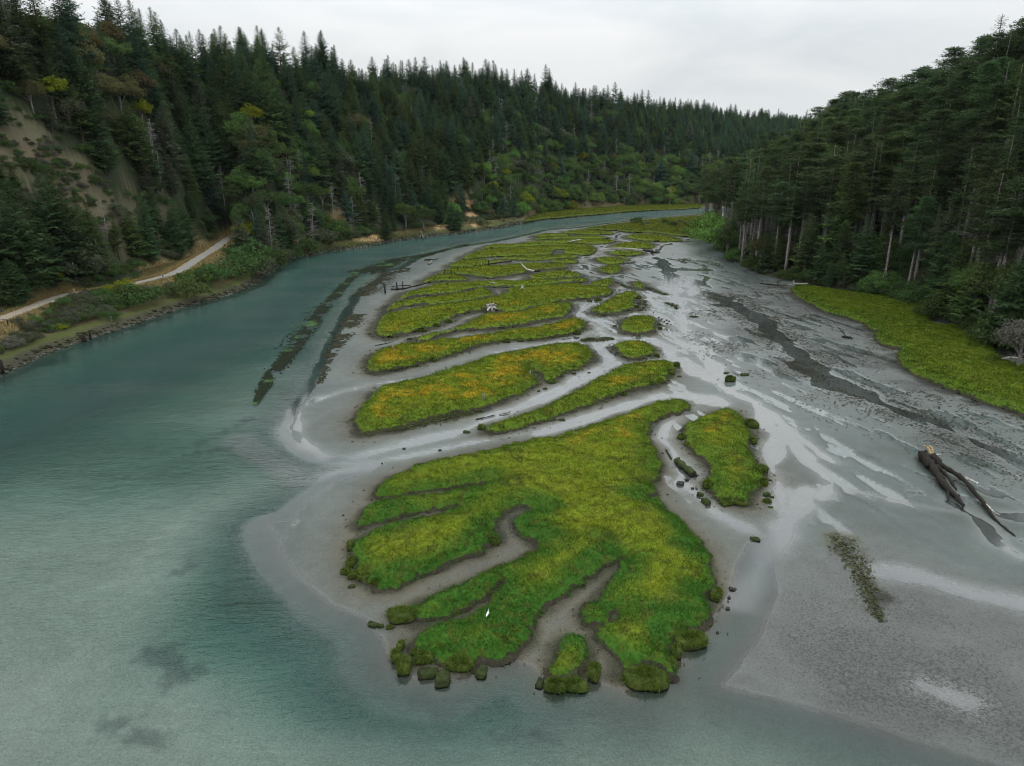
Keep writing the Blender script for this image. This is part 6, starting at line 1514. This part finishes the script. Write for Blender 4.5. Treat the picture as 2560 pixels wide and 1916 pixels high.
# eelgrass edging the deep channel
segs = [along([(775, 585), (735, 625), (690, 680), (640, 745), (600, 795), (572, 830), (553, 872)], [.9, 1.3, 1.6, 1.6, 1.4, .9, .3], 10000), along([(1480, 170), (1250, 232), (1000, 296), (800, 338), (500, 385), (250, 500), (0, 570)], [1.2, 1.5, 2, 2.5, 4, 5, 6], 9000, 'H'), along([(690, 660), (620, 755)], [3, 3], 300)]
P = np.vstack([a for a, b in segs]); A_ = np.concatenate([b for a, b in segs]) + rp_.normal(0, .35, sum(len(a) for a, b in segs))
ok = fbm(P[:, 0] / 3.2, P[:, 1] / 3.2, 3, 12) > .30; P, A_ = P[ok], A_[ok]
gcol = lerp3(np.tile(np.array([[.016, .022, .013]]), (len(P), 1)), (.055, .10, .04), sst(.6, .74, fbm(P[:, 0] / 4, P[:, 1] / 4, 2, 14)) * .9)
flakes('eelgrass', P, rp_.uniform(.6, 2.0, len(P)), A_, gcol * rp_.uniform(.6, 1.4, (len(P), 1)), 0.0, .012, .14)
segs = [along([(320, 30), (250, 130), (200, 220), (100, 350), (40, 440), (0, 540)], [2.6, 2.4, 2.2, 1.6, 1.0, .7], 3600, 'E', .03), along([(640, 500), (560, 560), (400, 570), (330, 660), (150, 780), (70, 850), (0, 890)], [2, 3, 3, 4, 4, 3.5, 3], 3200, 'H'), along([(690, 830), (715, 770)], [.6, .6], 300)]
P = np.vstack([a for a, b in segs]); A_ = np.concatenate([b for a, b in segs]) + rp_.normal(0, .6, sum(len(a) for a, b in segs))
ok = fbm(P[:, 0] / 2.5, P[:, 1] / 2.5, 3, 15) > .38; P, A_ = P[ok], A_[ok]
flakes('algae_band', P, rp_.uniform(.4, 1.3, len(P)), A_, np.array([.03, .031, .02]) * rp_.uniform(.6, 1.6, (len(P), 1)), None, .015, .22)
# dead weed scattered over the right hand flats
lo = Rflat.min(0) - 12; hi = Rflat.max(0) + 12
P = rp_.uniform(lo, hi, (110000, 2)); d = sdf(Rflat, P[:, 0], P[:, 1], 14.)
nn_ = fbm(P[:, 0] / 7, P[:, 1] / 7, 3, 17); n3 = fbm(P[:, 0] / 2.2, P[:, 1] / 2.2, 2, 18)
bandp = world(zp('F', [(1560, 640), (1640, 690), (1700, 745), (1760, 795), (1830, 835), (1900, 870), (1960, 895), (2100, 955), (2230, 1015)])); bd = seg_dist(bandp, P[:, 0], P[:, 1])
prob = sst(-12, 3, d) * (.06 + .5 * sst(.45, .65, nn_)) * sst(.35, .55, n3) + .8 * sst(7, 2.5, bd + (n3 - .5) * 8) * sst(1.0, 3.2, bd + (nn_ - .5) * 4)
ok = rp_.rand(len(P)) < prob * .75
dIp = np.full(len(P), -9.0)
P = P[ok]
ins = np.zeros(len(P), bool)
for Q_ in isl_polys: ins |= sdf(Q_, P[:, 0], P[:, 1], 2.) > -.3
P = P[~ins]
flakes('dead_weed', P, rp_.uniform(.15, .55, len(P)) * np.clip(np.hypot(P[:, 0], P[:, 1]) / 130, .6, 1.6), rp_.normal(.5, .7, len(P)), np.array([.036, .034, .022]) * rp_.uniform(.5, 1.8, (len(P), 1)), None, .012, .3, .1)
# grit and weed scraps at the foot of the banks and on the dark bars
Ps = []
for Pl in isl_polys[:8] + isl_polys[29:34]:
    m_ = int(min(900, 5 * np.hypot(*np.diff(np.vstack([Pl, Pl[:1]]), axis=0).T).sum()))
    e = rp_.randint(0, len(Pl), m_); f = rp_.rand(m_, 1); b = Pl[e] * (1 - f) + Pl[(e + 1) % len(Pl)] * f
    q = b + rp_.normal(0, 1.0, (m_, 2)); q = q[(sdf(Pl, q[:, 0], q[:, 1], 4.) < -.3)]; Ps.append(q)
for key, pts, w, n in [('F', [(1810, 1160), (1850, 1215), (1880, 1290), (1905, 1345)], [1.3, 1.5, .9, .4], 700), ('G', [(800, 800), (950, 785), (1100, 775)], [1, 2, 1], 420), ('G', [(1590, 440), (1670, 460), (1700, 500)], [1, 1.2, .8], 260), ('G', [(1400, 300), (1500, 330), (1600, 370)], [1.5, 1.3, .8], 320), ('G', [(1140, 250), (1200, 280), (1260, 310)], [1, 1.2, .6], 240), ('G', [(1850, 570), (1890, 580)], [1, 1], 120), ('E', [(520, 665), (750, 645), (1000, 600)], [1, 1.1, .5], 500), ('E', [(700, 1320), (1000, 1250), (1350, 1170), (1700, 1080)], [1, 1.5, 1.3, 1], 1300), ('G', [(1390, 420), (1400, 500), (1330, 520)], [1.2, 1.5, 1], 260), ('I', [(1900, 640), (1950, 600), (2000, 640), (2140, 680), (2160, 760)], [2, 2, 2, 1.2, 1.2], 420)]:
    Ps.append(along(pts, w, n, key, .05)[0])
P = np.vstack(Ps)
flakes('bank_litter', P, rp_.uniform(.10, .34, len(P)) * np.clip(np.hypot(P[:, 0], P[:, 1]) / 70, .8, 2.2), rp_.uniform(0, 6.28, len(P)), lerp3(np.tile(np.array([[.035, .032, .022]]), (len(P), 1)), (.045, .06, .02), rp_.rand(len(P))) * rp_.uniform(.6, 1.5, (len(P), 1)), None, .02, .4, .25)
# rubble along the left shore
m = MB(); pts_ = SHORE_LINE[(np.hypot(SHORE_LINE[:, 0], SHORE_LINE[:, 1]) < 520) & (SHORE_LINE[:, 1] > 90)]
seg = np.hypot(*np.diff(pts_, axis=0).T); cum = np.concatenate([[0], np.cumsum(seg)])
for k in range(1300):
    s = rp_.uniform(0, cum[-1]); x = np.interp(s, cum, pts_[:, 0]) - rp_.uniform(-.6, 2.4); y = np.interp(s, cum, pts_[:, 1]) + rp_.uniform(-.3, 1.6)
    w = rp_.uniform(.12, .45) * (1 + rp_.rand() ** 4)
    V, Q = rock_mesh('r', w, w * rp_.uniform(.5, .9), w * rp_.uniform(.4, .7), None, k, nu=8, nv=6)
    c_ = np.array([.02, .02, .014]) * rp_.uniform(.5, 1.7) + np.array([.012, .022, .002]) * rp_.rand()
    m.add(V + [x, y, float(tz(x, y)) + .05], Q, None, c_)
tag(link('shore_rubble', m.me('shore_rubble', [M_BANK], True)), kind='stuff')
# dry grass along the track and over the bank
n = 26000; i_ = rp_.randint(0, len(TS) - 1, n); P = TS[i_, :2] + nn[i_] * (rp_.choice([-1, 1], n) * (1.5 + np.abs(rp_.normal(0, 2.4, n))))[:, None] + rp_.normal(0, .6, (n, 2))
if len(GLADE) > 3:
    gq = rp_.uniform(GLADE.min(0), GLADE.max(0), (16000, 2)); P = np.vstack([P, gq[sdf(GLADE, gq[:, 0], gq[:, 1], 3.) > -.4]])
a_ = rp_.uniform(R_(-41), R_(-2), 30000); r_ = np.interp(a_, az, fL) - rp_.uniform(-2, 22, 30000); q = np.stack([r_ * np.sin(a_), r_ * np.cos(a_)], 1)
q = q[inside(LEFT_LAND, q[:, 0], q[:, 1]) & (seg_dist(SHORE_LINE, q[:, 0], q[:, 1]) > 1.8)]; P = np.vstack([P, q])
P = P[(seg_dist(TRACK[:, :2], P[:, 0], P[:, 1]) > 2.0) & (tz(P[:, 0], P[:, 1]) < 10.5)]
n = len(P); z0 = tz(P[:, 0], P[:, 1]); ds_ = seg_dist(SHORE_LINE, P[:, 0], P[:, 1]); dt_ = seg_dist(TRACK[:, :2], P[:, 0], P[:, 1])
L = rp_.uniform(.35, .8, n); A_ = rp_.uniform(0, 6.28, n); wv = rp_.uniform(0, 6.28, n)
tip = np.stack([P[:, 0] + np.cos(A_) * L * .5, P[:, 1] + np.sin(A_) * L * .5, z0 + L * .8], 1); Wd = np.stack([np.cos(wv), np.sin(wv), 0 * wv], 1) * .13
B = np.stack([P[:, 0], P[:, 1], z0 - .05], 1)
gc = lerp3(np.tile(np.array([[.27, .215, .10]]), (n, 1)), (.075, .092, .022), sst(7.5, 3.5, ds_ + rp_.normal(0, .8, n)))
gc = lerp3(gc, (.12, .11, .045), sst(3.0, 7, dt_) * sst(4, 8, ds_) * .8)
gc = gc * rp_.uniform(.6, 1.3, (n, 1))
tag(link('bank_grass', mesh('bank_grass', np.stack([B - Wd, B + Wd, tip], 1).reshape(-1, 3), [np.arange(3 * n).reshape(n, 3)], [M_GRASS], False, np.repeat(gc, 3, 0))), kind='stuff')

# ------------------------------------------------------------------ world, sun, camera
sc = bpy.context.scene
w = bpy.data.worlds.new('World'); sc.world = w; w.use_nodes = True
t = w.node_tree; t.nodes.clear()
out = t.nodes.new('ShaderNodeOutputWorld'); bg = t.nodes.new('ShaderNodeBackground')
sky = t.nodes.new('ShaderNodeTexSky'); sky.sky_type = 'NISHITA'; sky.sun_disc = False
SUN_EL, SUN_AZ = R_(62), R_(-145)
sky.sun_elevation = SUN_EL; sky.sun_rotation = SUN_AZ; sky.air_density = 1.0; sky.dust_density = 4.0
tc_ = t.nodes.new('ShaderNodeTexCoord'); mp = t.nodes.new('ShaderNodeMapping'); mp.inputs['Scale'].default_value = (1.6, 1.6, 6.0)
t.links.new(tc_.outputs['Generated'], mp.inputs['Vector'])
nz = t.nodes.new('ShaderNodeTexNoise'); nz.inputs['Scale'].default_value = 1.8; nz.inputs['Detail'].default_value = 5; nz.inputs['Roughness'].default_value = .5; nz.inputs['Distortion'].default_value = .4
t.links.new(mp.outputs[0], nz.inputs['Vector'])
rp = t.nodes.new('ShaderNodeValToRGB'); rp.color_ramp.elements[0].position = .36; rp.color_ramp.elements[0].color = (7.0, 7.4, 7.65, 1)
rp.color_ramp.elements[1].position = .62; rp.color_ramp.elements[1].color = (8.7, 8.8, 8.8, 1)
t.links.new(nz.outputs['Fac'], rp.inputs[0])
mx = t.nodes.new('ShaderNodeMix'); mx.data_type = 'RGBA'; mx.inputs[0].default_value = .94
t.links.new(sky.outputs[0], mx.inputs[6]); t.links.new(rp.outputs[0], mx.inputs[7])
# overcast sky: brighter towards the zenith
sx = t.nodes.new('ShaderNodeSeparateXYZ'); t.links.new(tc_.outputs['Generated'], sx.inputs[0])
mr = t.nodes.new('ShaderNodeMapRange'); mr.interpolation_type = 'SMOOTHSTEP'
for k_, v_ in ((1, .10), (2, .42), (3, .98), (4, 2.15)): mr.inputs[k_].default_value = v_
t.links.new(sx.outputs[2], mr.inputs[0])
sv = t.nodes.new('ShaderNodeVectorMath'); sv.operation = 'SCALE'
t.links.new(mx.outputs[2], sv.inputs[0]); t.links.new(mr.outputs[0], sv.inputs['Scale'])
t.links.new(sv.outputs[0], bg.inputs['Color']); bg.inputs['Strength'].default_value = .1
t.links.new(bg.outputs[0], out.inputs['Surface'])
sd = bpy.data.lights.new('sun', 'SUN'); sd.energy = .5; sd.angle = R_(40); sd.color = (1, .97, .93)
so = bpy.data.objects.new('sun', sd); C.objects.link(so)
so.rotation_euler = (math.pi / 2 - SUN_EL, 0, math.pi - SUN_AZ) if False else (R_(28), 0, R_(35))
cd = bpy.data.cameras.new('camera'); cam = bpy.data.objects.new('camera', cd); C.objects.link(cam)
cam.location = (0, 0, HC); cam.rotation_euler = (math.pi / 2 - PT, 0, 0)
cd.sensor_fit = 'HORIZONTAL'; cd.sensor_width = 36; cd.lens = 36 * FL / 2560; cd.clip_end = 9000; cd.clip_start = .5
sc.camera = cam
sc.view_settings.view_transform = 'Standard'; sc.view_settings.look = 'None'; sc.view_settings.gamma = 1; sc.view_settings.exposure = .06
hz = MB(); hz.box((150, 1500, 150), 4200, 3800, 330)
hm = bpy.data.materials.new('haze'); ht = NT(hm); pv = ht.n('ShaderNodeVolumePrincipled', ins={'Color': (.80, .94, 1.0, 1), 'Density': 1.7e-5, 'Anisotropy': 0.0}); ht.t.links.new(pv.outputs[0], ht.out.inputs['Volume'])
hm.cycles.homogeneous_volume = True if hasattr(hm.cycles, 'homogeneous_volume') else None
tag(link('haze', hz.me('haze', [hm])), kind='stuff')
sc.render.engine = 'CYCLES'; sc.render.filter_size = 1.1; sc.cycles.filter_width = 1.1
cy = sc.cycles
cy.max_bounces = 6; cy.diffuse_bounces = 2; cy.glossy_bounces = 3; cy.transmission_bounces = 2; cy.transparent_max_bounces = 8; cy.caustics_reflective = False; cy.caustics_refractive = False
cy.use_denoising = True; cy.denoiser = 'OPENIMAGEDENOISE'; cy.denoising_input_passes = 'RGB_ALBEDO_NORMAL'; cy.denoising_prefilter = 'ACCURATE'; cy.sample_clamp_direct = 6; cy.sample_clamp_indirect = 3
